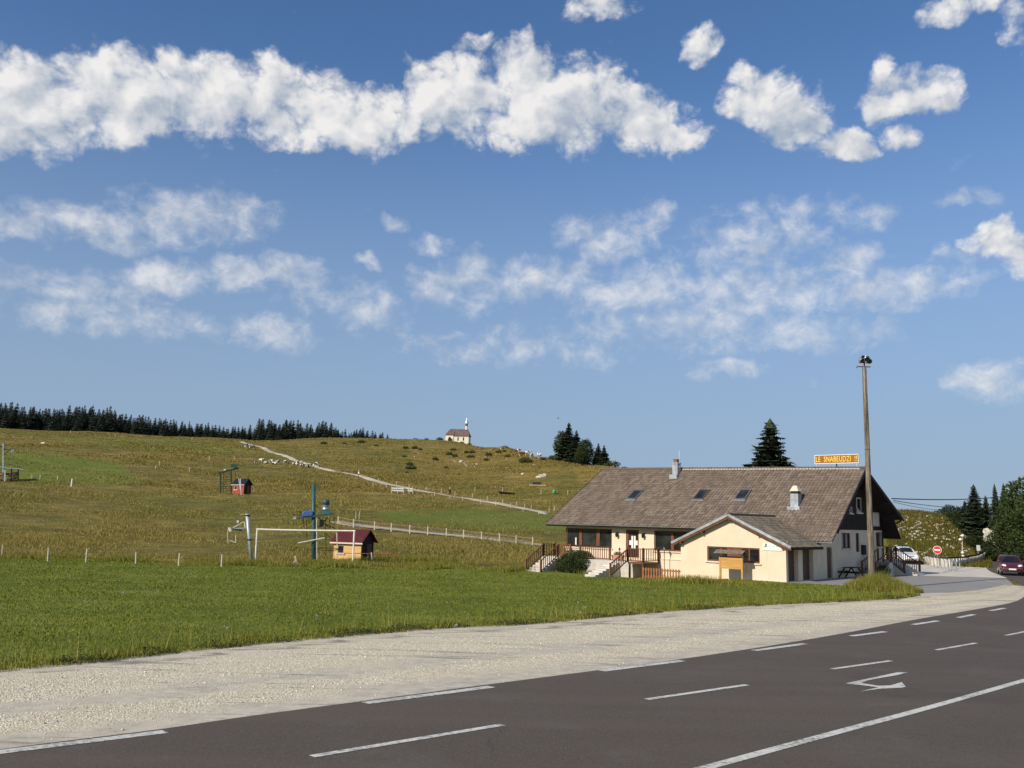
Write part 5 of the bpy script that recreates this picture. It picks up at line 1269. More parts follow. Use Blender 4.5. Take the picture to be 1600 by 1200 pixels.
# ---- road furniture
M_SIGNR = simple('sign_red', (.62,.03,.035,1), .4, .06, 4); M_SIGNW = simple('sign_white', (.82,.82,.80,1), .4, .04, 4); M_SIGNB = simple('sign_back_grey', (.50,.53,.50,1), .5, .1, 3, metal=.3)
L = Loc(1465.5, 882.5); ns = thing('no_entry_sign', 'round red no entry sign with white bar on a thin post', 'sign', L.p, L.rz)
zc = L(1465.5, 859.3)[2]; rd = .40
xs0 = L(1465.5, 859.3)[0]; MB().tube([(0,0,-.3),(0,0,zc+.3)], .035, 8).build('post', M_GALV, ns)
def disc(r, y0_, y1_, mat, name, k=28): return MB().add([(r*math.cos(2*math.pi*i/k), y, zc+r*math.sin(2*math.pi*i/k)) for y in (y0_, y1_) for i in range(k)], [tuple(range(k)), tuple(range(k,2*k))[::-1]]+[(i,i+k,(i+1)%k+k,(i+1)%k) for i in range(k)]).build(name, mat, ns)
disc(rd, -.06, -.04, M_SIGNW, 'disc_rim'); disc(rd*.9, -.068, -.061, M_SIGNR, 'disc'); MB().box(-rd*.66, rd*.66, -.078, -.069, zc-.075, zc+.075).build('white_bar', M_SIGNW, ns)
L = Loc(1528.5, 875.5); o = thing('road_sign', 'grey back of a rectangular road sign beyond the low wall', 'sign', L.p, L.rz)
MB().tube([(0,0,-.3), L(1528.5,853)], .05, 8).build('post', M_GALV, o); a, b = L(1526,860.5), L(1531.5,852); MB().box(a[0], b[0], -.09, -.055, a[2], b[2]).build('panel', M_SIGNB, o, bevel=.02)
L = Loc(1503.5, 873); o = thing('marker_pole', 'slim pole with pale lamp heads before the rocky bank', 'pole', L.p, L.rz)
MB().tube([(0,0,-.3), L(1503.5,836)], .05, 8).build('shaft', M_POST, o)
for q, y_ in ((1504,837),(1500.5,843),(1504,863.5),(1505,869.5)):
    c = L(q, y_, -.12); MB().lathe([(.04,c[2]-.16),(.17,c[2]-.06),(.17,c[2]+.06),(.04,c[2]+.16)], c[0], c[1], 10).build('lamp_head', M_SIGNW, o)
# low wall of pale blocks with dark rail, curving round the bend
wp = smooth_poly([U(*q).xy for q in ((1448,881),(1462,884.5),(1482,885.5),(1505,883.5),(1522,880),(1533,876.5),(1538,873))], 2)
wl = thing('block_barrier', 'curved barrier of pale blocks under a dark rail at the bend', 'barrier', (wp[0].x, wp[0].y, Hf(wp[0].x, wp[0].y)))
o3 = wl.location.copy(); rs_ = resample(wp, .5); acc = 0; last = None; allp = []
tot = sum((b-a).length for a, b in zip(wp, wp[1:])); nbk = 26
def along(pl, t):
    for a, b in zip(pl, pl[1:]):
        l = (b-a).length
        if t <= l: return a.lerp(b, t/l)
        t -= l
    return pl[-1]
prev = None
for k in range(nbk+1):
    p = along(wp, tot*k/nbk); g = Vector((p.x, p.y, Hf(p.x, p.y)))-o3
    if k < nbk:
        p2 = along(wp, tot*(k+.62)/nbk); g2_ = Vector((p2.x, p2.y, Hf(p2.x, p2.y)))-o3
        MB().beam(g+Vector((0,0,.3)), g2_+Vector((0,0,.3)), .35, .85).build('block', simple('pale_limestone_block', (.66,.61,.50,1), .9, .15, 2, .3, 15), wl)
    if prev is not None: MB().beam(prev+Vector((0,0,.80)), g+Vector((0,0,.80)), .14, .14).build('rail', M_DKWOOD, wl)
    prev = g
# bicycle hoops
bk = [U(*q) for q in ((1449,885),(1495,893.5))]
br = thing('bicycle_rack', 'row of bare steel bicycle hoops at the edge of the car park', 'bicycle rack', bk[0])
for k in range(9):
    p = bk[0].lerp(bk[1], k/8); p.z = Hf(p.x, p.y)+.012; q = p-bk[0]; e = Vector((.45,.35,0))
    MB().tube([q, q+Vector((0,0,.75)), q+Vector((0,0,.9))+e*.15, q+Vector((0,0,.9))+e*.85, q+e+Vector((0,0,.75)), q+e], .035, 7).build('hoop', M_GALV, br)
# far guard rail
gp = [U(*q) for q in ((1533,868.5),(1545,869.5),(1565,871.5))]; o = thing('guard_rail', 'low guard rail with pale posts at the far bend', 'guard rail', gp[0])
for a, b in zip(gp, gp[1:]):
    MB().beam(a-gp[0]+Vector((0,0,.7)), b-gp[0]+Vector((0,0,.7)), .08, .28).build('rail', M_GALV, o)
    for t in (0, .5): q = a.lerp(b, t)-gp[0]; MB().beam(q-Vector((0,0,.2)), q+Vector((0,0,.85)), .12, .12).build('post', M_POST, o)
q = U(1411, 880); lamp_post(q, (880-812)*mpp(q), 'tall black lantern post right of the entrance steps')
# picnic table in the shade, marker post by the pole
q = U(1331, 903.5); pc = thing('picnic_table', 'dark picnic table with benches in the shade of the gable', 'table', q, BROT+math.pi/2)
for k in range(4): MB().box(-.85, .85, -.38+k*.19, -.38+(k+.92)*.19, .72, .76).build('top_plank', M_DKWOOD, pc)
for s in (-1, 1):
    MB().box(-.85, .85, s*.72-.14, s*.72+.14, .43, .47).build('bench_plank', M_DKWOOD, pc)
    m = MB(); m.beam((s*.6,-.7,0), (s*.6,-.25,.72), .08); m.beam((s*.6,.7,0), (s*.6,.25,.72), .08); m.beam((s*.6,-.85,.4), (s*.6,.85,.4), .08); m.build('leg_frame', M_DKWOOD, pc)
L = Loc(1361, 917); o = thing('marker_post', 'short white capped post standing before the tall pole', 'post', L.p, L.rz)
MB().tube([(0,0,-.2),(0,0,1.0)], .06, 8).build('shaft', M_CREAMP, o); MB().lathe([(.06,.98),(.12,1.02),(.13,1.14),(.06,1.22)], 0, 0, 10).build('cap', M_SIGNW, o, smooth=True)
L = Loc(1354, 919); o = None

# overhead cables from the gable to the trees
def cable(a, b, sag, r, label, grp=None):
    P = [Vector(a).lerp(Vector(b), t/20)-Vector((0,0,sag*4*(t/20)*(1-t/20))) for t in range(21)]
    o = MB().tube([p-P[0] for p in P], r, 5).build('overhead_cable', M_BLACK); o.location = P[0]; tag(o, label, 'cable'); return o
def dirp(px, py, r): d = pixray(px, py); h = math.hypot(d[0], d[1]); return Vector((d[0]/h*r, d[1]/h*r, CZ+d[2]/h*r))
vc, wc = onu(1393.5, 778, RU1); A0 = bw(RU1, vc, wc-.05)
cable(A0, dirp(1640, 763, 150), .6, .045, 'upper thick cable from the dark gable into the trees')
vc, wc = onu(1396, 780, RU1); A1 = bw(RU1, vc, wc-.1)
cable(A1, dirp(1512, 793.5, 122), .15, .03, 'upper of two thin low cables right of the gable'); cable(A1-Vector((0,0,.12)), dirp(1514, 797.5, 122), .3, .02, 'lower of two thin low cables right of the gable')

# ------------------------------------------------------------------ vegetation
def leaf_mat(name, dark, light, trans=.25):
    t = NT(name); r = t.attr('rnd')[2]; p = t.pos(); n = t.noise(p, .9, 4, .6)
    c = t.mix(t.mr(t.math('ADD', t.math('MULTIPLY', r, .7), t.math('MULTIPLY', n, .5)), .2, .95, smooth=False), dark, light)
    d = t.n('ShaderNodeBsdfPrincipled'); t.l(c, d.inputs['Base Color']); d.inputs['Roughness'].default_value = .65; d.inputs['Specular IOR Level'].default_value = .25
    tr = t.n('ShaderNodeBsdfTranslucent'); t.l(c, tr.inputs[0]); m = t.n('ShaderNodeMixShader'); m.inputs[0].default_value = trans
    t.l(d.outputs[0], m.inputs[1]); t.l(tr.outputs[0], m.inputs[2]); t.l(m.outputs[0], t.out.inputs[0]); return t.m
M_SPR = leaf_mat('spruce_needles', (.014,.026,.013,1), (.07,.092,.042,1), .1)
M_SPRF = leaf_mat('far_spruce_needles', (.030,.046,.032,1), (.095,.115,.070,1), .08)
M_LEAF = leaf_mat('broad_leaves', (.018,.036,.009,1), (.085,.115,.028,1), .3)
M_BUSH = leaf_mat('bush_leaves', (.014,.026,.008,1), (.06,.085,.022,1), .2)
M_SHRUB = leaf_mat('hill_shrub_leaves', (.03,.042,.012,1), (.09,.10,.035,1), .2)
M_BARK = simple('bark', (.085,.06,.045,1), .95, .3, 4, .5, 20)
def spruce_mesh(h, R, whorls, per, seed, twig=7, low=.06, core=500):
    g = np.random.default_rng(seed); V = []; A = []
    for w in range(whorls):
        f = (w+g.uniform(-.3,.3))/whorls; f = min(max(f, 0), .985); z = h*(low+(1-low)*f)
        Lb = R*((1-f)**.85)*g.uniform(.82,1.1)+.12*h/14
        nb = max(4, int(per*(1-.45*f)))
        a0 = g.uniform(0, 6.28)
        for b in range(nb):
            a = a0+6.283*b/nb+g.uniform(-.25,.25); l = Lb*g.uniform(.68,1.12); dr = g.uniform(.18,.42)*(1-.5*f); d = np.array([math.cos(a), math.sin(a), 0]); s = np.array([-math.sin(a), math.cos(a), 0])
            tone = g.uniform(0,1)
            for k in range(twig):
                t0 = (k+.1)/twig; t1 = min(1, t0+1.5/twig)
                def P(t): return d*l*t+np.array([0,0,z-dr*l*t**1.3+.10*l*max(0,t-.7)])
                p0, p1 = P(t0), P(t1); wd = l*(.46*(1-.55*t0)+.10)*g.uniform(.6,1.25)
                for sg in (-1, 1):
                    tip = (p0+p1)/2+s*sg*wd+d*wd*.45+np.array([0,0,-wd*g.uniform(.15,.65)])
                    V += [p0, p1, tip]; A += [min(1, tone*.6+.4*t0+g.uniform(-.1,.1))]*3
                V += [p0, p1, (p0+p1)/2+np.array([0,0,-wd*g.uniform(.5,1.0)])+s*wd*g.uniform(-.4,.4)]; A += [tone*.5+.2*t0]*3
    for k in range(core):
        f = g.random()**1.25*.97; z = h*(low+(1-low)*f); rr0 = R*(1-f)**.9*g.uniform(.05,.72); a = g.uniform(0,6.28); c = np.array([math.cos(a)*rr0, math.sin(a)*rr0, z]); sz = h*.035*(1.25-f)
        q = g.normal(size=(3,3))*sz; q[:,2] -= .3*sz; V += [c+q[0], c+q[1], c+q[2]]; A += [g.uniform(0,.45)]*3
    for k in range(6):
        a = k*1.05; V += [np.array([0,0,h*1.01]), np.array([.03*h*math.cos(a),.03*h*math.sin(a),h*.93]), np.array([.03*h*math.cos(a+1),.03*h*math.sin(a+1),h*.93])]; A += [.6]*3
    V = np.array(V); return rawmesh('crown', V, np.arange(len(V)).reshape(-1,3), {'rnd': np.clip(A,0,1)})
def leaf_mesh(blobs, n, size, seed, shell=.55):
    """leaves (two-triangle kites) through a set of ellipsoids (cx,cy,cz,rx,ry,rz)"""
    g = np.random.default_rng(seed); vol = np.array([b[3]*b[4]*b[5] for b in blobs])**.7; pick = g.choice(len(blobs), n, p=vol/vol.sum()); B = np.array(blobs)[pick]
    d = g.normal(size=(n,3)); d /= np.linalg.norm(d, axis=1)[:,None]; rad = shell+(1-shell)*g.random(n)**.5
    rad *= 1+.22*np.sin(d[:,0]*5+pick)*np.sin(d[:,1]*6+pick*2)*np.sin(d[:,2]*5)
    c = B[:,:3]+d*B[:,3:]*rad[:,None]; u = g.normal(size=(n,3))+d*.4; u /= np.linalg.norm(u, axis=1)[:,None]; w = np.cross(u, g.normal(size=(n,3))); w /= np.linalg.norm(w, axis=1)[:,None]
    s = size*g.uniform(.6,1.35,n)[:,None]
    V = np.stack([c-u*s*.5, c+w*s*.32, c+u*s*.5, c-w*s*.32], 1).reshape(-1,3)
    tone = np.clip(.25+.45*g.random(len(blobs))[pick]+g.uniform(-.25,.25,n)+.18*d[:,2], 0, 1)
    return rawmesh('crown', V, np.arange(4*n).reshape(-1,4), {'rnd': np.repeat(tone, 4)})
def trunk_mesh(h, r, limbs=0, seed=0, spread=2.):
    g = random.Random(seed); m = MB(); m.tube([(0,0,-.4),(g.uniform(-.05,.05)*h*.2,0,h*.35),(0,g.uniform(-.05,.05)*h*.2,h*.7),(0,0,h)], [r*1.25, r, r*.6, r*.15], 9)
    for k in range(limbs):
        a = 6.28*k/max(1,limbs)+g.uniform(-.3,.3); z = h*g.uniform(.25,.6); L = spread*g.uniform(.6,1.)
        m.tube([(0,0,z),(math.cos(a)*L*.5,math.sin(a)*L*.5,z+L*.45),(math.cos(a)*L,math.sin(a)*L,z+L*.75)], [r*.5,r*.3,r*.1], 6)
    return m.mesh('trunk')
def tree(name, label, p, crown, trunk, mat, sc=1, rz=0, group=None, cat='tree'):
    o = thing(name, label, cat, p, rz, group); o.scale = (sc,)*3 if not hasattr(sc, '__len__') else sc
    put('crown', crown, mat, o)
    if trunk is not None: put('trunk', trunk, M_BARK, o)
    return o
# forest on the ridge
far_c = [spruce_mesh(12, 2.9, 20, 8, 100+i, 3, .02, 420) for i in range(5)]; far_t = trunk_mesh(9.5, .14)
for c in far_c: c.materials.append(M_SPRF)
prof_x = [-60,0,25,65,112,160,175,212,250,300,375,386,400,420,445,470,490,500,520,545,556,568,585,606,615]
prof_y = [626,626,631,635,631,632,644,646,651,657,664,660,649,656,650,660,655,654,663,668,665,667,673,669,680]
rg = random.Random(21); cnt = 0
FOREST = []
for row, (r0, n) in enumerate(((428,112),(452,98),(480,82))):
    for i in range(n):
        px = -50+ (665)*(i+rg.random())/n
        if px > 604 and row: continue
        p = at(px, r0+rg.uniform(-8,10)); yt = np.interp(px, prof_x, prof_y)+rg.uniform(0,5)+(2-row)*rg.uniform(0,7)+max(0,rg.gauss(0,3))
        if 513 < px < 550: yt += 2
        h = top_z(p.x, p.y, yt)-p.z
        if h < 2.0: h = rg.uniform(2,4)
        h = min(h, 24); FOREST.append((p, h))
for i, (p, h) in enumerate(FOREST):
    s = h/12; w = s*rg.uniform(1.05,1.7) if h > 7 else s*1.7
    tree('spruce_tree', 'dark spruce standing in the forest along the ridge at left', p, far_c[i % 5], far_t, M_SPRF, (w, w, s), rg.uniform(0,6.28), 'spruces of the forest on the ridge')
# lone scrub on the skyline
bush_m = [leaf_mesh([(0,0,.35,.9,.8,.55),(.5,.2,.3,.6,.6,.45),(-.45,-.2,.3,.65,.6,.4)], 420, .22, 40+i, .35) for i in range(4)]
for m_ in bush_m: m_.materials.append(M_SHRUB)
def bush(px, py, wpx, label, group='shrubs on the hillside', name='shrub', mat=None, hs=.8):
    p = U(px, py); k = wpx*mpp(p)/2.1; o = put(name, bush_m[hash((px,py)) % 4], M_SHRUB); o.location = p; o.scale = (k,k,k*hs); o.rotation_euler = (0,0,px*.7); return tag(o, label, 'shrub', group)
for px, py, w in ((506,694,13),(538,694,8),(564,692,14),(588,697,8),(634,701,12),(648,701,14),(657,703,9),(640,727,15),(642,733,18),(636,739,8),(680,719,15),(632,714,9),(697,732,10),(702,711,16),(711,714,14),(708,704,12),(729,708,12),(738,708,14),(735,715,13),(764,712,15),(760,720,13),(779,708,14),(788,706,9),(793,714,12),(849,719,13),(860,718,10),(868,720,15),(883,719,12),(893,716,10),(560,762,5),(716,742,6)):
    bush(px, py, w, 'low olive shrub on the dry chapel hill', 'shrubs on the chapel hill')
bush(821, 723, 22, 'rounded green shrub below the grazing cows on the hill', None, hs=1.0)
for px, r, w, lab in ((787,352,12,'dark bush breaking the skyline right of the chapel'),(816,335,5,'tiny bush on the skyline between chapel and trees'),(662,405,8,'low dark bush on the skyline left of the chapel'),(683,402,12,'dark bush just left of the chapel wall'),(730,394,8,'small dark bush just right of the chapel'),(628,410,5,'tiny dark bush on the skyline beside the forest end'),(645,409,9,'low bush midway between forest and chapel')):
    p = at(px, r); k = w*mpp(p)/2.1; o = put('shrub', bush_m[int(px) % 4], M_SHRUB); o.location = p; o.scale = (k,k,k); tag(o, lab, 'shrub')
p = at(701, 392); o = put('chapel_bush', bush_m[1], M_SHRUB); o.location = p; o.scale = (.75,.75,1.6); tag(o, 'tall dark bush before the chapel porch', 'shrub')
p = at(718, 392); o = put('chapel_bush', bush_m[2], M_SHRUB); o.location = p; o.scale = (1.1,.8,.9); tag(o, 'wide low bush below the chapel windows', 'shrub')
# tree group on the right shoulder of the hill
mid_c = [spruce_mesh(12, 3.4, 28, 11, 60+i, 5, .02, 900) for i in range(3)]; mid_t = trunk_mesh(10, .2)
def place_tree(px, r, ytop, wpx, label, crown, trunk, mat, name='spruce_tree', H0=12, R0=3.4, group=None):
    p = at(px, r); h = top_z(p.x, p.y, ytop)-p.z; w = wpx*mpp(p)/(2*R0); return tree(name, label, p, crown, trunk, mat, (w, w, h/H0), px, group)
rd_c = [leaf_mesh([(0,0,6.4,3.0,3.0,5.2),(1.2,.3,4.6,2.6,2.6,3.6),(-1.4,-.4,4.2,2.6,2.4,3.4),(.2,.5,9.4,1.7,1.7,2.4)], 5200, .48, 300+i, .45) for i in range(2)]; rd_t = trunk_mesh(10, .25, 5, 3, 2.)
place_tree(887, 262, 660, 52, 'tallest dark conifer of the group on the hill shoulder', mid_c[0], mid_t, M_SPR)
place_tree(877, 266, 674, 34, 'dark rounded tree on the left of the group on the hill shoulder', rd_c[0], rd_t, M_BUSH, 'broadleaf_tree', 11.8, 4.0)
place_tree(899, 258, 672, 44, 'second tallest dark conifer of the group on the hill shoulder', mid_c[1], mid_t, M_SPR)
place_tree(914, 250, 686, 36, 'rounded dark tree in the middle of the hill shoulder group', rd_c[1], rd_t, M_BUSH, 'broadleaf_tree', 11.8, 4.0)
place_tree(908, 243, 698, 26, 'small dark bushy tree in front of the hill shoulder group', rd_c[0], rd_t, M_BUSH, 'broadleaf_tree', 11.8, 4.0)
place_tree(934, 247, 692, 26, 'slim spruce at the right of the hill shoulder group', mid_c[2], mid_t, M_SPR)
place_tree(943, 245, 695, 26, 'rightmost spruce of the hill shoulder group', mid_c[0], mid_t, M_SPR)
for px, r, w, lab in ((862,268,14,'low bush at the left foot of the hill shoulder trees'),(956,240,26,'dark bush right of the hill shoulder trees'),(975,238,12,'smaller dark bush further right on the hill shoulder'),(990,236,8,'last tiny bush on the hill shoulder above the roof')):
    p = at(px, r); k = w*mpp(p)/2.1; o = put('shrub', bush_m[int(px) % 4], M_SHRUB); o.location = p; o.scale = (k,k,k*.8); tag(o, lab, 'shrub')
# spruce behind the inn
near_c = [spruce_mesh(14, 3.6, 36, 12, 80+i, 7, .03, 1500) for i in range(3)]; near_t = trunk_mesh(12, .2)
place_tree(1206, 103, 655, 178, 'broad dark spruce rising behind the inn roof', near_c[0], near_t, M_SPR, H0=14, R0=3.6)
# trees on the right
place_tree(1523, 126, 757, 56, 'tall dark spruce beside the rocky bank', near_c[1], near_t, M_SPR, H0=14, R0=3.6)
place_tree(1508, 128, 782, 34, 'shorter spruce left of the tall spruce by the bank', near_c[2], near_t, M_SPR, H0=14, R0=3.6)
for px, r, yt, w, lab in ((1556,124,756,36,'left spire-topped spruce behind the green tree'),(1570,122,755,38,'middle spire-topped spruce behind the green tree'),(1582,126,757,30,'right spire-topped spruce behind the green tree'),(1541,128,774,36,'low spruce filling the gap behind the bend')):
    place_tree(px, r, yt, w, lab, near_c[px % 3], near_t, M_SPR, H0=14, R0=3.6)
big_b = [(0,0,6.5,3.6,3.6,3.6),(2.2,.6,5.2,2.8,2.8,2.8),(-2.4,-.4,4.6,2.7,2.7,2.9),(.4,1,9.3,2.4,2.4,2.4),(-1.2,-1.6,7.6,2.2,2.2,2.2),(1.6,-1.8,3.4,2.6,2.3,2.2),(-.8,-2.2,2.6,2.6,2.0,2.0),(3.2,-1,7.2,1.9,1.9,1.9)]
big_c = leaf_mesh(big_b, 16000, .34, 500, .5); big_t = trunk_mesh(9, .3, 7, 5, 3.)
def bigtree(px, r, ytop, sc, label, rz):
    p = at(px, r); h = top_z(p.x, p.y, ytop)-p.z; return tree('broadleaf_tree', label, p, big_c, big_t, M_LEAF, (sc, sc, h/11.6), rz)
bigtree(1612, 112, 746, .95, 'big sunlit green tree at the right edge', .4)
bigtree(1584, 118, 806, .62, 'lower green tree left of the big sunlit tree', 2.2)
bigtree(1640, 104, 760, .9, 'green tree cut off by the right edge', 4.0)
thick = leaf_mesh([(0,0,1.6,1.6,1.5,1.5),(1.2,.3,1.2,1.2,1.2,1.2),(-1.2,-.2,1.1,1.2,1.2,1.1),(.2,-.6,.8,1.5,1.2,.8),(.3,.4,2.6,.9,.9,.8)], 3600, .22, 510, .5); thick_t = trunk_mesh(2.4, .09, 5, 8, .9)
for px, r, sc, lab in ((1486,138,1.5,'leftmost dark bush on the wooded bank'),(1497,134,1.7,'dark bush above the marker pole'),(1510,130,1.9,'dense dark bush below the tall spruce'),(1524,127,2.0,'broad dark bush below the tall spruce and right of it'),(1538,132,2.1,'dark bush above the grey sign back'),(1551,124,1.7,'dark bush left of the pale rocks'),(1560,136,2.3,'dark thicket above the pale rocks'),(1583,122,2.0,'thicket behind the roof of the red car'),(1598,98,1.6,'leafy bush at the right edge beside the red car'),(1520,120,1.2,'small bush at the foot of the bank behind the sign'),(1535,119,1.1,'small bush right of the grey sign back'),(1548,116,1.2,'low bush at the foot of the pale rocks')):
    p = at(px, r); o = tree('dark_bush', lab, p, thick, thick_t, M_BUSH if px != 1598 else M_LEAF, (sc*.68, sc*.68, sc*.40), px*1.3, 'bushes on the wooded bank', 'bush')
# clipped bush before the terrace and shrub by the gable
q = U(901, 895)
cbl = leaf_mesh([(0,0,.55,1.35,1.1,.85),(.3,0,.85,.85,.85,.65),(-.5,.1,.5,.8,.8,.65)], 20000, .085, 520, .60); tree('round_bush', 'dense round dark bush in front of the terrace', q, cbl, trunk_mesh(1.2, .07, 6, 2, .5), leaf_mat('clipped_bush_leaves', (.016,.028,.009,1), (.055,.075,.02,1), .15), 1.22, 0, None, 'bush')
q = U(1381, 902); o = tree('small_shrub', 'small dark shrub at the foot of the gable wall', q, leaf_mesh([(0,0,.45,.5,.5,.5)], 900, .10, 530, .4), None, M_BUSH, 1.0, 0, None, 'bush')
put('plants', leaf_mesh([(0,0,.52,.45,.18,.16)], 260, .08, 531, .2), M_BUSH, tp)
put('flowers', leaf_mesh([(0,0,.60,.44,.18,.12)], 70, .06, 532, .7), simple('pink_petals', (.62,.16,.13,1), .6, .3, 20), tp)
wf = leaf_mesh([(0,0,.05,2.2,.12,.12)], 420, .09, 533, .2)
o = put('window_flowers', wf, M_BUSH, inn); o.location = ((w1[0]+w1[1])/2, FV-.06, WB+.02)

# ------------------------------------------------------------------ grass
def grass_mat(name, cols, trans=.3):
    t = NT(name); r = t.attr('rnd')[2]; n = t.noise(t.pos(), .25, 4, .6)
    x = t.math('ADD', t.math('MULTIPLY', r, .75), t.math('MULTIPLY', n, .4))
    c = t.mix(t.mr(x, .15, .55, smooth=False), cols[0], cols[1]); c = t.mix(t.mr(x, .6, 1.0, smooth=False), c, cols[2])
    d = t.n('ShaderNodeBsdfDiffuse'); t.l(c, d.inputs[0]); tr = t.n('ShaderNodeBsdfTranslucent'); t.l(c, tr.inputs[0]); m = t.n('ShaderNodeMixShader'); m.inputs[0].default_value = trans
    t.l(d.outputs[0], m.inputs[1]); t.l(tr.outputs[0], m.inputs[2]); t.l(m.outputs[0], t.out.inputs[0]); return t.m
M_GR1 = grass_mat('lawn_blades', (lin(82,97,28), lin(112,122,40), lin(166,158,78)))
M_GR2 = grass_mat('dry_meadow_blades', (lin(102,104,46), lin(142,130,68), lin(192,172,106)))
M_GR3 = grass_mat('verge_blades', (lin(86,100,32), lin(128,130,54), lin(188,170,100)))
def blades(name, label, x, y, h, w, mat, lean=.45, zoff=0., curl=True):
    n = len(x); a = RNG.uniform(0, 6.283, n); z = H(x, y)+zoff; c, s = np.cos(a), np.sin(a)
    b0 = np.stack([x-c*w/2, y-s*w/2, z-.01], 1); b1 = np.stack([x+c*w/2, y+s*w/2, z-.01], 1)
    la = RNG.uniform(0, 6.283, n); ll = h*lean*RNG.uniform(.2,1.2,n); tp_ = np.stack([x+np.cos(la)*ll, y+np.sin(la)*ll, z+h], 1)
    V = np.stack([b0, b1, tp_], 1).reshape(-1,3); r = np.repeat(RNG.random(n), 3)
    o = put(name, rawmesh(name, V, np.arange(3*n).reshape(-1,3), {'rnd': r}), mat, kind='stuff'); o['label'] = label; o['category'] = 'grass'; return o
lawn_poly = [(p.x, p.y) for p in LE]+[(p.x, p.y) for p in reversed(LB)]
n = 900000; X = RNG.uniform(-46, 24, n); Y = RNG.uniform(14, 68, n); r = np.hypot(X, Y); k = pip(X, Y, lawn_poly) & (np.abs(X/Y) < .64) & (RNG.random(n) < np.clip((24/r)**1.1, 0, 1)*.62)
X, Y = X[k], Y[k]; r = np.hypot(X, Y)
big = np.sin(X*.8+np.sin(Y*.5)*2)*np.sin(Y*.7+X*.2)
blades('lawn_grass', 'short green mown grass of the lawn', X, Y, RNG.uniform(.03,.07,len(X))*(1+.25*big), .010+.0009*r*RNG.uniform(.7,1.3,len(X)), M_GR1, .7, .06)
def along_line(pl, n, s0, s1, t0=0, t1=1):
    L = [0]
    for a, b in zip(pl, pl[1:]): L.append(L[-1]+(b-a).length)
    t = RNG.uniform(t0, t1, n)*L[-1]; xs = np.interp(t, L, [p.x for p in pl]); ys = np.interp(t, L, [p.y for p in pl]); e = .3
    tx = np.interp(t+e, L, [p.x for p in pl])-np.interp(t-e, L, [p.x for p in pl]); ty = np.interp(t+e, L, [p.y for p in pl])-np.interp(t-e, L, [p.y for p in pl]); l = np.hypot(tx, ty)+1e-9
    o = RNG.uniform(s0, s1, n); return xs-ty/l*o, ys+tx/l*o, o
LEs = smooth_poly(LE[1:], 1); LBs = smooth_poly(LB[1:9], 1)
X, Y, o_ = along_line([LE[0]]+LEs, 46000, -.25, 1.1, .35, 1)
cl = np.clip(.5+.9*np.sin(X*1.9+np.sin(Y*2.3)*1.5)*np.sin(Y*1.1+X*.5), .12, 1.3)
keep = RNG.random(len(X)) < np.clip(1.15-np.abs(o_-.15)*.75, .2, 1); X, Y, cl = X[keep], Y[keep], cl[keep]
blades('verge_grass', 'uneven long grass along the gravel edge of the lawn', X, Y, RNG.uniform(.03,.20,len(X))*cl+.03, RNG.uniform(.012,.03,len(X)), M_GR3, .6, .03)
X, Y, o_ = along_line(LEs, 900, -.1, .8); blades('grass_stalks', 'tall thin flowering stalks along the lawn edge', X, Y, RNG.uniform(.35,.75,len(X)), RNG.uniform(.012,.02,len(X)), M_GR3, .25, .03)
X, Y, o_ = along_line(LBs, 60000, -.4, 3.0); cl = np.clip(.7+.8*np.sin(X*.9+1.3*np.sin(Y*.7)), .2, 1.5)
blades('rough_grass', 'long dry grass behind the mown lawn', X, Y, RNG.uniform(.08,.34,len(X))*cl+.03, RNG.uniform(.03,.07,len(X)), M_GR3, .5)
# tall clumps round hut, pylons and goal feet
XS, YS, HS = [], [], []
for px, py, n_, sp_x, hh in ((552,885,2000,1.7,.55),(575,880,1600,1.8,.6),(655,880,2600,3.2,.8),(630,878,1500,1.8,.7),(402,884,1200,.9,.55),(461,886,700,.8,.5),(490,883,900,1.3,.45),(520,882,1200,1.5,.5),(700,884,900,3.5,.45),(830,892,2200,2.0,.55),(945,899,1500,1.6,.55),(1010,908,400,1.8,.25),(1085,912,1600,1.4,.6),(1130,914,900,1.6,.35),(1170,915,900,2.2,.3)):
    p = U(px, py); XS.append(RNG.normal(p.x, sp_x*.55, n_)); YS.append(RNG.normal(p.y, .5, n_)); HS.append(RNG.uniform(.15,1,n_)*hh)
blades('tall_grass_clumps', 'tall wild grass clumps round the hut, goal and walls', np.concatenate(XS), np.concatenate(YS), np.concatenate(HS), RNG.uniform(.025,.055,sum(map(len,XS))), M_GR3, .35, .0)
p = U(1381, 924); n = 15000; a = RNG.uniform(0,6.283,n); q = np.sqrt(RNG.random(n)); X = p.x+q*np.cos(a)*2.1; Y = p.y+q*np.sin(a)*1.5
blades('grass_island', 'tall wild grass round the foot of the tall pole', X, Y, RNG.uniform(.2,1.0,n)*(1.15-q*.75)*np.clip(1.2-.25*(X-p.x),.4,1.3), RNG.uniform(.02,.045,n), M_GR3, .4)
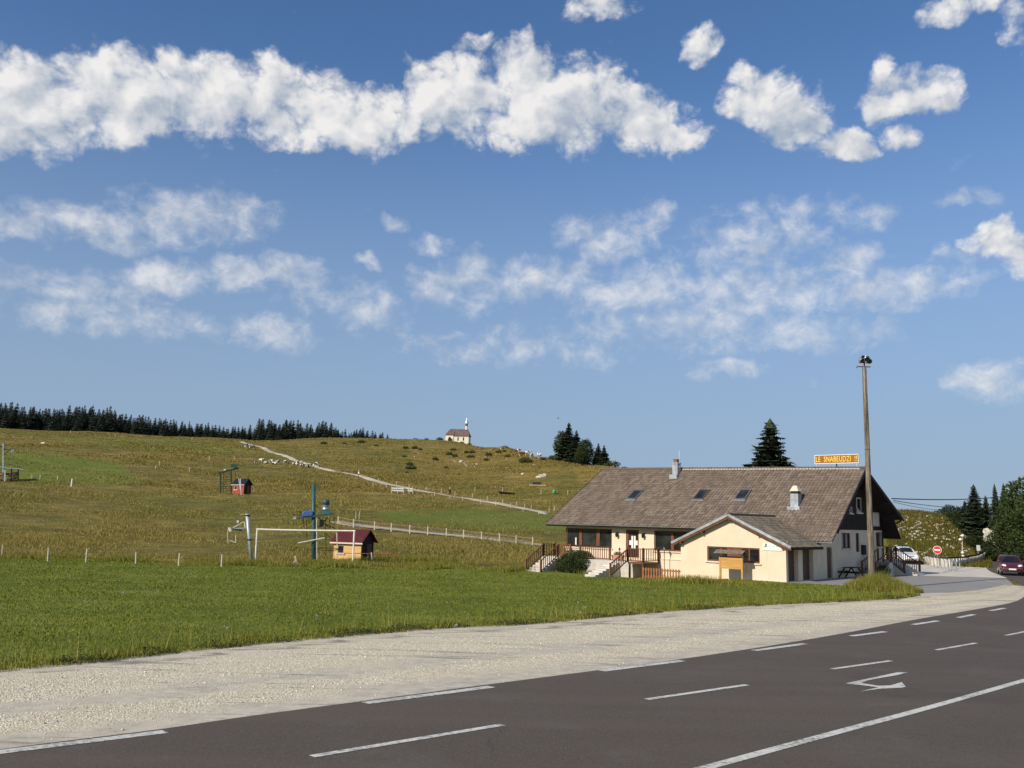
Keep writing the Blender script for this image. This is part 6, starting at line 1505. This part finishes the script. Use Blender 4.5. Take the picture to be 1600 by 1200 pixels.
# pasture
n = 420000; a = RNG.uniform(-.56, .34, n); r = 64*np.exp(RNG.random(n)*math.log(3.1)); X, Y = r*np.sin(a), r*np.cos(a)
k = RNG.random(n) < .62; inn_uv = ((X-BO.x)*_G.x+(Y-BO.y)*_G.y); inn_u = -((X-BO.x)*_F.x+(Y-BO.y)*_F.y)
k &= ~((inn_uv > -6) & (inn_uv < 24) & (inn_u > -27)) & ~pip(X, Y, lawn_poly)
X, Y, r = X[k], Y[k], r[k]; pt_ = np.clip(.55+.6*np.sin(X*.21+1.7*np.sin(Y*.13))*np.sin(Y*.19+X*.07)+.3*np.sin(X*.9)*np.sin(Y*1.1), .12, 1.3)
with np.errstate(all='ignore'): qu, qv = pix_of(X, Y, H(X, Y))
k = (RNG.random(len(X)) < .3) | ~(pip(qu, qv, [(-60,700),(40,704),(190,722),(225,757),(120,757),(-60,752)]) | pip(qu, qv, [(590,800),(720,796),(930,806),(930,832),(760,828),(600,812)])); X, Y, r, pt_ = X[k], Y[k], r[k], pt_[k]
blades('meadow_grass', 'dry olive meadow grass of the pasture', X, Y, RNG.uniform(.10,.42,len(X))*pt_, .0007*r*RNG.uniform(.6,1.4,len(X)), M_GR2, .7)
# tussocks higher up the hill
n = 260000; a = RNG.uniform(-.56, .16, n); r = 185*np.exp(RNG.random(n)*math.log(2.25)); X, Y = r*np.sin(a), r*np.cos(a)
pt_ = np.clip(.5+.6*np.sin(X*.09+1.7*np.sin(Y*.06))*np.sin(Y*.08+X*.03)+.45*np.sin(X*.43)*np.sin(Y*.51), .05, 1.3); k = RNG.random(n) < .25+.7*pt_; X, Y, r, pt_ = X[k], Y[k], r[k], pt_[k]
trk = np.array([g2(*q)[:] for q in ((378,690.5),(400,697),(450,716),(520,736),(600,757),(660,768),(720,778),(790,789),(856,802))]); 
near = np.min([np.abs((X-p[0])*(q[1]-p[1])-(Y-p[1])*(q[0]-p[0]))/math.hypot(q[0]-p[0], q[1]-p[1])+1e3*((Y < min(p[1],q[1])-1) | (Y > max(p[1],q[1])+1)) for p, q in zip(trk, trk[1:])], axis=0); k = near > 1.8
with np.errstate(all='ignore'): qu, qv = pix_of(X, Y, H(X, Y))
k &= (RNG.random(len(X)) < .3) | ~(pip(qu, qv, [(-60,700),(40,704),(190,722),(225,757),(120,757),(-60,752)]) | pip(qu, qv, [(590,800),(720,796),(930,806),(930,832),(760,828),(600,812)]))
k &= RNG.random(len(X)) < .55
X, Y, r, pt_ = X[k], Y[k], r[k], pt_[k]
blades('hill_tussocks', 'dry tussocky grass high on the hill', X, Y, RNG.uniform(.12,.5,len(X))*(.4+.6*pt_), .0011*r*RNG.uniform(.6,1.4,len(X)), grass_mat('tussock_blades', (lin(100,98,44), lin(138,122,62), lin(178,154,94))), .7)
# broad-leaved weeds at the gravel edge
X, Y, o_ = along_line(LEs, 16000, -.28, .35); cl = np.sin(X*1.3+2*np.sin(Y*.9))*np.sin(Y*1.7+.4*X); k = cl > -.05; X, Y, cl = X[k], Y[k], cl[k]; n = len(X)
c = np.stack([X, Y, H(X, Y)+.02+RNG.random(n)*.13*(.35+cl)], 1); u = RNG.normal(size=(n,3)); u[:,2] = np.abs(u[:,2])*.5; u /= np.linalg.norm(u, axis=1)[:,None]; w = np.cross(u, RNG.normal(size=(n,3))); w /= np.linalg.norm(w, axis=1)[:,None]; sz = RNG.uniform(.03,.075,n)[:,None]
o = put('edge_weeds', rawmesh('edge_weeds', np.stack([c-u*sz*.5, c+w*sz*.34, c+u*sz*.5, c-w*sz*.34], 1).reshape(-1,3), np.arange(4*n).reshape(-1,4), {'rnd': np.repeat(RNG.random(n), 4)}), leaf_mat('weed_leaves', (.030,.042,.012,1), (.10,.12,.035,1), .2), kind='stuff'); o['label'] = 'low broad leaved weeds along the gravel edge'; o['category'] = 'weeds'
# knoll: weeds and white limestone chips
n = 22000; px = RNG.uniform(1385, 1545, n); rr_ = RNG.uniform(98, 138, n); d = [pixray(q, 800) for q in (1385, 1545)]; a = np.interp(px, [1385,1545], [math.atan2(v[0], v[1]) for v in d]); X, Y = rr_*np.sin(a), rr_*np.cos(a)
blades('bank_weeds', 'yellow green weeds on the rocky bank', X, Y, RNG.uniform(.1,.5,n), RNG.uniform(.05,.12,n), grass_mat('bank_weed_blades', (lin(70,76,30), lin(98,96,44), lin(150,128,68))), .5)
def rock_mesh(seed, k=2):
    bm = bmesh.new(); bmesh.ops.create_icosphere(bm, subdivisions=k, radius=1)
    for v in bm.verts:
        q = v.co.normalized(); v.co = q*(.75+.38*mnoise.noise(q*1.7+Vector((seed*3.1,0,0)))+.18*mnoise.noise(q*4+Vector((0,seed*1.7,0))))
    me = bpy.data.meshes.new('rock'); bm.to_mesh(me); bm.free(); return me
M_ROCK = simple('white_limestone', (.60,.56,.47,1), .95, .25, 1.5, .6, 6, dirt=.25)
rocks = [rock_mesh(i, 2) for i in range(4)]; small = rock_mesh(9, 1); sv = np.array([v.co[:] for v in small.vertices]); sf = np.array([p.vertices[:] for p in small.polygons])
for rm in rocks: rm.materials.append(M_ROCK)
def scatter_rocks(name, label, X, Y, S):
    V = []; F = []; g = RNG
    for x, y, s in zip(X, Y, S):
        a = g.uniform(0,6.28); R = np.array([[math.cos(a),-math.sin(a),0],[math.sin(a),math.cos(a),0],[0,0,1]]); F.append(sf+len(V)*len(sv)); V.append((sv*s*np.array([1,.75,.6]))@R.T+np.array([x,y,Hf(x,y)+s*.1]))
    o = put(name, rawmesh(name, np.concatenate(V), np.concatenate(F)), M_ROCK, kind='stuff'); o['label'] = label; o['category'] = 'rocks'
n = 420; px = RNG.uniform(1390,1520,n); a = np.interp(px, [1385,1545], [math.atan2(v[0], v[1]) for v in d]); rr_ = RNG.uniform(100,133,n); scatter_rocks('scree', 'pale limestone chips strewn over the rocky bank', rr_*np.sin(a), rr_*np.cos(a), RNG.uniform(.08,.36,n))
pp = [U(RNG.normal(cx,sx), RNG.normal(cy,sy)) for cx, cy, sx, sy, c_ in ((722,721,8,4,12),(735,727,10,3,7),(800,733,22,5,5),(655,712,12,5,8),(760,705,30,5,6),(850,745,7,3,4)) for _ in range(c_)]
scatter_rocks('hill_stones', 'small pale stones strewn on the chapel hill', [p.x for p in pp], [p.y for p in pp], RNG.uniform(.15,.42,len(pp)))
for i, (px, py, s, lab) in enumerate(((842,746,1.0,'left boulder of the white pair on the slope'),(849,744.5,1.3,'right boulder of the white pair on the slope'),(817,741,.7,'single small white boulder left of the white pair'),(721,722,1.2,'pale boulder in the stony patch below the chapel'),(68,693,1.0,'lone pale boulder high in the left pasture'))):
    p = U(px, py); o = put('boulder', rocks[i % 4], M_ROCK); o.location = p; o.scale = (s,s*.8,s*.7); tag(o, lab, 'boulder')
oc = at(1560, 121); ro = thing('rock_outcrop', 'pale limestone outcrop between the dark bushes by the bend', 'rocks', oc)
for i, (px, py, s) in enumerate([(1541+2.7*q+3*math.sin(q*2.3), 834+2.7*q+4*math.cos(q*3.1), .45+.35*abs(math.sin(q*1.7))) for q in range(13)]):
    dd = pixray(px, py); hh = math.hypot(dd[0], dd[1]); q = Vector((dd[0]/hh*119, dd[1]/hh*119, CZ+dd[2]/hh*119)); o = put('rock', rocks[i % 4], M_ROCK, ro); o.location = q-oc; o.scale = (s*.9,s*.9,s*1.0); o.rotation_euler = (i,i*2,i)
for i, (px, py) in enumerate(((1350,919),(1356,921),(1369,922))):
    p = U(px, py); o = put('stone', rocks[i], M_ROCK); o.location = p; o.scale = (.28,.24,.2); tag(o, ('left pale stone at the foot of the tall pole','middle pale stone before the white capped post','right pale stone at the foot of the tall pole')[i], 'stone')
# white umbels in the lawn
n = 46; V = []; F = []
fx = [(145,1), (290,905),(300,908),(322,906),(128,945),(186,932),(195,929),(244,932),(712,907),(713,990),(350,991),(715,905),(905,948),(912,955),(972,930),(906,965),(1268,932),(1275,934),(1250,938),(107,905),(735,971),(494,972)]
for px, py in fx[1:]:
    for k in range(3):
        p = U(px+RNG.normal(0,3), py+RNG.normal(0,1.5)); z = p.z+RNG.uniform(.12,.25); s = RNG.uniform(.02,.045)
        i0 = len(V); V += [(p.x+s*math.cos(t*1.047), p.y+s*math.sin(t*1.047), z+.01*(t%2)) for t in range(6)]+[(p.x-.001,p.y,p.z+.05),(p.x+.001,p.y,p.z+.05),(p.x,p.y,z)]
        F += [(i0,i0+1,i0+2),(i0,i0+2,i0+3),(i0,i0+3,i0+4),(i0,i0+4,i0+5),(i0+6,i0+7,i0+8)]
o = put('wild_flowers', rawmesh('wild_flowers', np.array(V), np.array(F)), M_SIGNW, kind='stuff'); o['label'] = 'small white umbel flowers in the lawn'; o['category'] = 'flowers'

# ------------------------------------------------------------------ cows and walkers: skinned skeletons
def skin_mesh(name, verts, edges, radii, sub=1):
    me = bpy.data.meshes.new(name); me.from_pydata(verts, edges, []); o = bpy.data.objects.new(name, me); COL.objects.link(o)
    md = o.modifiers.new('skin', 'SKIN'); md.use_smooth_shade = True; me.skin_vertices[0].data[0].use_root = True
    for i, r in enumerate(radii): me.skin_vertices[0].data[i].radius = r if hasattr(r, '__len__') else (r, r)
    s = o.modifiers.new('sub', 'SUBSURF'); s.levels = sub; s.render_levels = sub
    out = bpy.data.meshes.new_from_object(o.evaluated_get(bpy.context.evaluated_depsgraph_get())); bpy.data.objects.remove(o); return out
def cow_skel(headdown, lying):
    b = -.62 if lying else 0
    V = [(-.55,0,1.12+b),(-.15,0,1.08+b),(.35,0,1.10+b),(.72,0,1.15+b)]; R = [(.30,.33),(.36,.40),(.34,.39),(.27,.31)]; E = [(0,1),(1,2),(2,3)]
    hz = (.25 if headdown and not lying else 1.42+b)
    V += [(.98,0,(1.05 if headdown else 1.32)+b*(0 if headdown and not lying else 1)),(1.18,0,hz+.08),(1.42,0,hz-.12 if not headdown else hz-.08)]; R += [.20,(.14,.15),(.09,.10)]; E += [(3,4),(4,5),(5,6)]
    V += [(1.10,.2,hz+.14),(1.10,-.2,hz+.14)]; R += [.045,.045]; E += [(5,7),(5,8)]
    V += [(-.84,0,1.15+b),(-.90,0,.62+(b*.4))]; R += [.05,.035]; E += [(0,9),(9,10)]
    if not lying:
        for sx, bx in ((.62,3),(-.55,0)):
            for sy in (-.19,.19):
                i = len(V); kn = .05 if bx else -.08
                V += [(sx,sy,.80),(sx+kn,sy,.45),(sx+.02,sy,.08),(sx+.05,sy,.02)]; R += [.14,.075,.055,.065]; E += [(bx,i),(i,i+1),(i+1,i+2),(i+2,i+3)]
    else:
        for sx, bx in ((.62,3),(-.45,0)):
            for sy in (-.3,.3):
                i = len(V); V += [(sx,sy,.28),(sx+.35,sy*1.2,.12),(sx+.05,sy*1.25,.07)]; R += [.15,.09,.06]; E += [(bx,i),(i,i+1),(i+1,i+2)]
    return V, E, R
cow_m = [skin_mesh('cow_body', *cow_skel(hd, ly)) for hd, ly in ((False,False),(True,False),(False,True))]
def cow_mat():
    t = NT('patched_cow_hide'); c = t.co('Object'); oi = t.n('ShaderNodeObjectInfo'); v = t.n('ShaderNodeVectorMath', operation='ADD'); t.l(c, v.inputs[0])
    cmb = t.n('ShaderNodeCombineXYZ'); t.l(t.math('MULTIPLY', oi.outputs['Random'], 30.), cmb.inputs[0]); t.l(cmb.outputs[0], v.inputs[1])
    n = t.noise(v.outputs[0], 1.5, 2, .4); dk = t.mix(t.mr(oi.outputs['Random'], .4, .6), (.018,.014,.012,1), (.13,.045,.018,1))
    t.pbr(t.mix(t.mr(n, .50, .54), (.74,.70,.60,1), dk), .8, 0, None, .2); return t.m
M_COW = cow_mat()
for m_ in cow_m: m_.materials.append(M_COW)
COWS = [(399,725,2),(407,723,0),(415,724.5,2),(423,724,1),(428,725.5,2),(433.5,725.5,0),(445,725.5,1),(462,727,2),(466.5,727,0),(471,728.5,2),(476,729.5,1),(480,730,2),(483.5,730.5,0)]
for i, (px, py, k) in enumerate(COWS):
    p = U(px, py); o = put('cow', cow_m[k], M_COW); o.location = p; o.rotation_euler = (0,0,rg.uniform(0,6.28)); o.scale = (.88,)*3
    st_ = ('standing', 'grazing', 'lying')[k]; end = 'leftmost' if i == 0 else ('rightmost' if i == len(COWS)-1 else None)
    tag(o, (f'white patched cow, {end} of the herd below the track' if end else f'white patched cow {st_} in the herd below the upper track'), 'cow', 'cows of the herd below the track')
for px, py, k, lab in ((384,700,0,'left of two pale cows at the top of the track'),(394.5,702,1,'right of two pale cows at the top of the track'),(496,731,1,'brownish cow alone right of the herd by the track'),(749,698,0,'white cow alone just right of the chapel'),(785,703,1,'dark patched cow near the skyline bush'),(808,709,0,'pale cow left among those above the round shrub'),(815,713,1,'cow grazing second from left above the round shrub'),(824,712,0,'cow standing just left of the round shrub top'),(831,716,1,'cow grazing right above the round green shrub'),(843,716,0,'bright white cow facing us right of the round shrub'),(862,715,1,'pale cow near the foot of the hill trees'),(870,712,2,'cow lying below the hill shoulder trees')):
    p = U(px, py); o = put('cow', cow_m[k], M_COW); o.location = p; o.rotation_euler = (0,0,rg.uniform(0,6.28)); o.scale = (1.15,)*3; tag(o, lab, 'cow', 'cows on the hill')
def person(px, py, label, top, legs, rz):
    p = U(px, py); V = [(0,0,.95),(0,.02,1.2),(0,.01,1.42),(0,0,1.52),(0,-.02,1.64),(0,-.03,1.72)]; R = [(.15,.11),(.14,.10),(.16,.10),(.055,.055),(.095,.10),(.06,.07)]; E = [(0,1),(1,2),(2,3),(3,4),(4,5)]
    for s in (-1,1):
        i = len(V); V += [(s*.19,0,1.40),(s*.25,.05*s,1.13),(s*.24,-.06,.90),(s*.24,-.09,.80)]; R += [.055,.045,.035,.035]; E += [(2,i),(i,i+1),(i+1,i+2),(i+2,i+3)]
        i = len(V); V += [(s*.09,0,.85),(s*.10,-.10*s,.48),(s*.10,.05*s,.08),(s*.10,.05*s-.14,.04)]; R += [.09,.06,.045,.04]; E += [(0,i),(i,i+1),(i+1,i+2),(i+2,i+3)]
    me = skin_mesh('person', V, E, R); o = put('person', me, legs); o.location = p; o.rotation_euler = (0,0,rz)
    me.materials.append(top); me.materials.append(simple('skin', (.55,.33,.23,1), .6))
    for f in me.polygons:
        z = f.center.z; f.material_index = 0 if z < .98 and abs(f.center.x) < .21 else (1 if z < 1.47 and not (abs(f.center.x) > .2 and z < 1.0) else 2)
    tag(o, label, 'person')
    MB().lathe([(.10,1.68),(.12,1.72),(.10,1.79),(.03,1.83)], 0, -.02, 10).build('hat', M_WHITE, o, smooth=True)
M_CLD = simple('dark_clothing', (.02,.022,.03,1), .9, .2, 6); M_CLW = simple('white_shirt', (.72,.70,.66,1), .9, .1, 6)
person(702.5, 776, 'tiny walker in dark clothes with white hat on the upper track', M_CLD, M_CLD, .8)
person(560, 747, 'tiny walker in white shirt higher up on the upper track', M_CLW, M_CLD, 2.4)
# a bird high over the hill
bp = dirp(872, 653.5, 180); m = MB(); m.add([(-.25,0,0),(0,.06,.05),(.3,0,0),(0,-.06,.02),(.0,.0,-.07)], [(0,1,3),(1,2,3),(0,4,1),(1,4,2),(0,3,4),(3,2,4)]); m.add([(-.06,.05,.03),(.12,.05,.03),(.02,.34,.16),(-.12,.62,.05)], [(0,1,2),(0,2,3)]); m.add([(-.06,-.05,.03),(.12,-.05,.03),(.02,-.34,.16),(-.12,-.62,.05)], [(0,1,2),(0,2,3)])
o = m.build('bird', M_BLACK); o.location = bp; tag(o, 'tiny dark bird in the sky above the hill trees', 'bird')

# loose stones on the gravel, largest near the camera
oct_v = np.array([(1,0,0),(-1,0,0),(0,1,0),(0,-1,0),(0,0,.8),(0,0,-.5)], float); oct_f = np.array([(0,2,4),(2,1,4),(1,3,4),(3,0,4),(2,0,5),(1,2,5),(3,1,5),(0,3,5)])
n = 75000; t = RNG.random(n); gp_ = [(p.x, p.y) for p in LE]+[(p.x, p.y) for p in reversed([ELs[0]]+EDGE_L)]
X = RNG.uniform(-22, 26, n*5); Y = RNG.uniform(8, 50, n*5); rr_ = np.hypot(X, Y); 
def dist_to(pl, x, y):
    d = np.full(x.shape, 1e9)
    for a, b in zip(pl, pl[1:]):
        e = b-a; tt = np.clip(((x-a.x)*e.x+(y-a.y)*e.y)/e.length_squared, 0, 1); d = np.minimum(d, np.hypot(x-a.x-tt*e.x, y-a.y-tt*e.y))
    return d
dA, dB = dist_to(LE, X, Y), dist_to([ELs[0]]+EDGE_L, X, Y); ac_ = dA/(dA+dB+1e-6)+.04*np.sin(X*.5+Y*.4)
band = np.interp(ac_, [0,.17,.25,.52,.58,.66,.70,.80,.86,1], [-.3,-.4,.8,.9,-.4,-.45,.7,.7,-.5,-.5])
k = pip(X, Y, gp_) & (np.abs(X/Y) < .62) & (RNG.random(n*5) < np.clip((15/rr_)**1.0, 0, 1)*np.clip(.45+.75*band, .03, 1)); X, Y = X[k][:n], Y[k][:n]; n = len(X)
S = RNG.uniform(.007,.017,n)*(1+.7*(RNG.random(n) > .96)); a = RNG.uniform(0,6.283,n); Zg = H(X, Y)+.008
V = oct_v[None]*S[:,None,None]*RNG.uniform(.65,1.25,(n,6,1)); c, s_ = np.cos(a)[:,None], np.sin(a)[:,None]
V = np.stack([V[...,0]*c-V[...,1]*s_*.8, V[...,0]*s_+V[...,1]*c*.8, V[...,2]], -1)+np.stack([X,Y,Zg+S*.25], 1)[:,None,:]
F = (oct_f[None]+(np.arange(n)*6)[:,None,None]).reshape(-1,3)
def stone_mat():
    t = NT('loose_limestone_chips'); r = t.attr('rnd')[2]; t.pbr(t.mix(r, lin(168,158,138), lin(250,244,226)), .9, 0, None, .2); return t.m
o = put('gravel_stones', rawmesh('gravel_stones', V.reshape(-1,3), F, {'rnd': np.repeat(RNG.random(n), 6)}), stone_mat(), kind='stuff'); o['label'] = 'loose pale limestone chips on the gravel shoulder'; o['category'] = 'gravel'
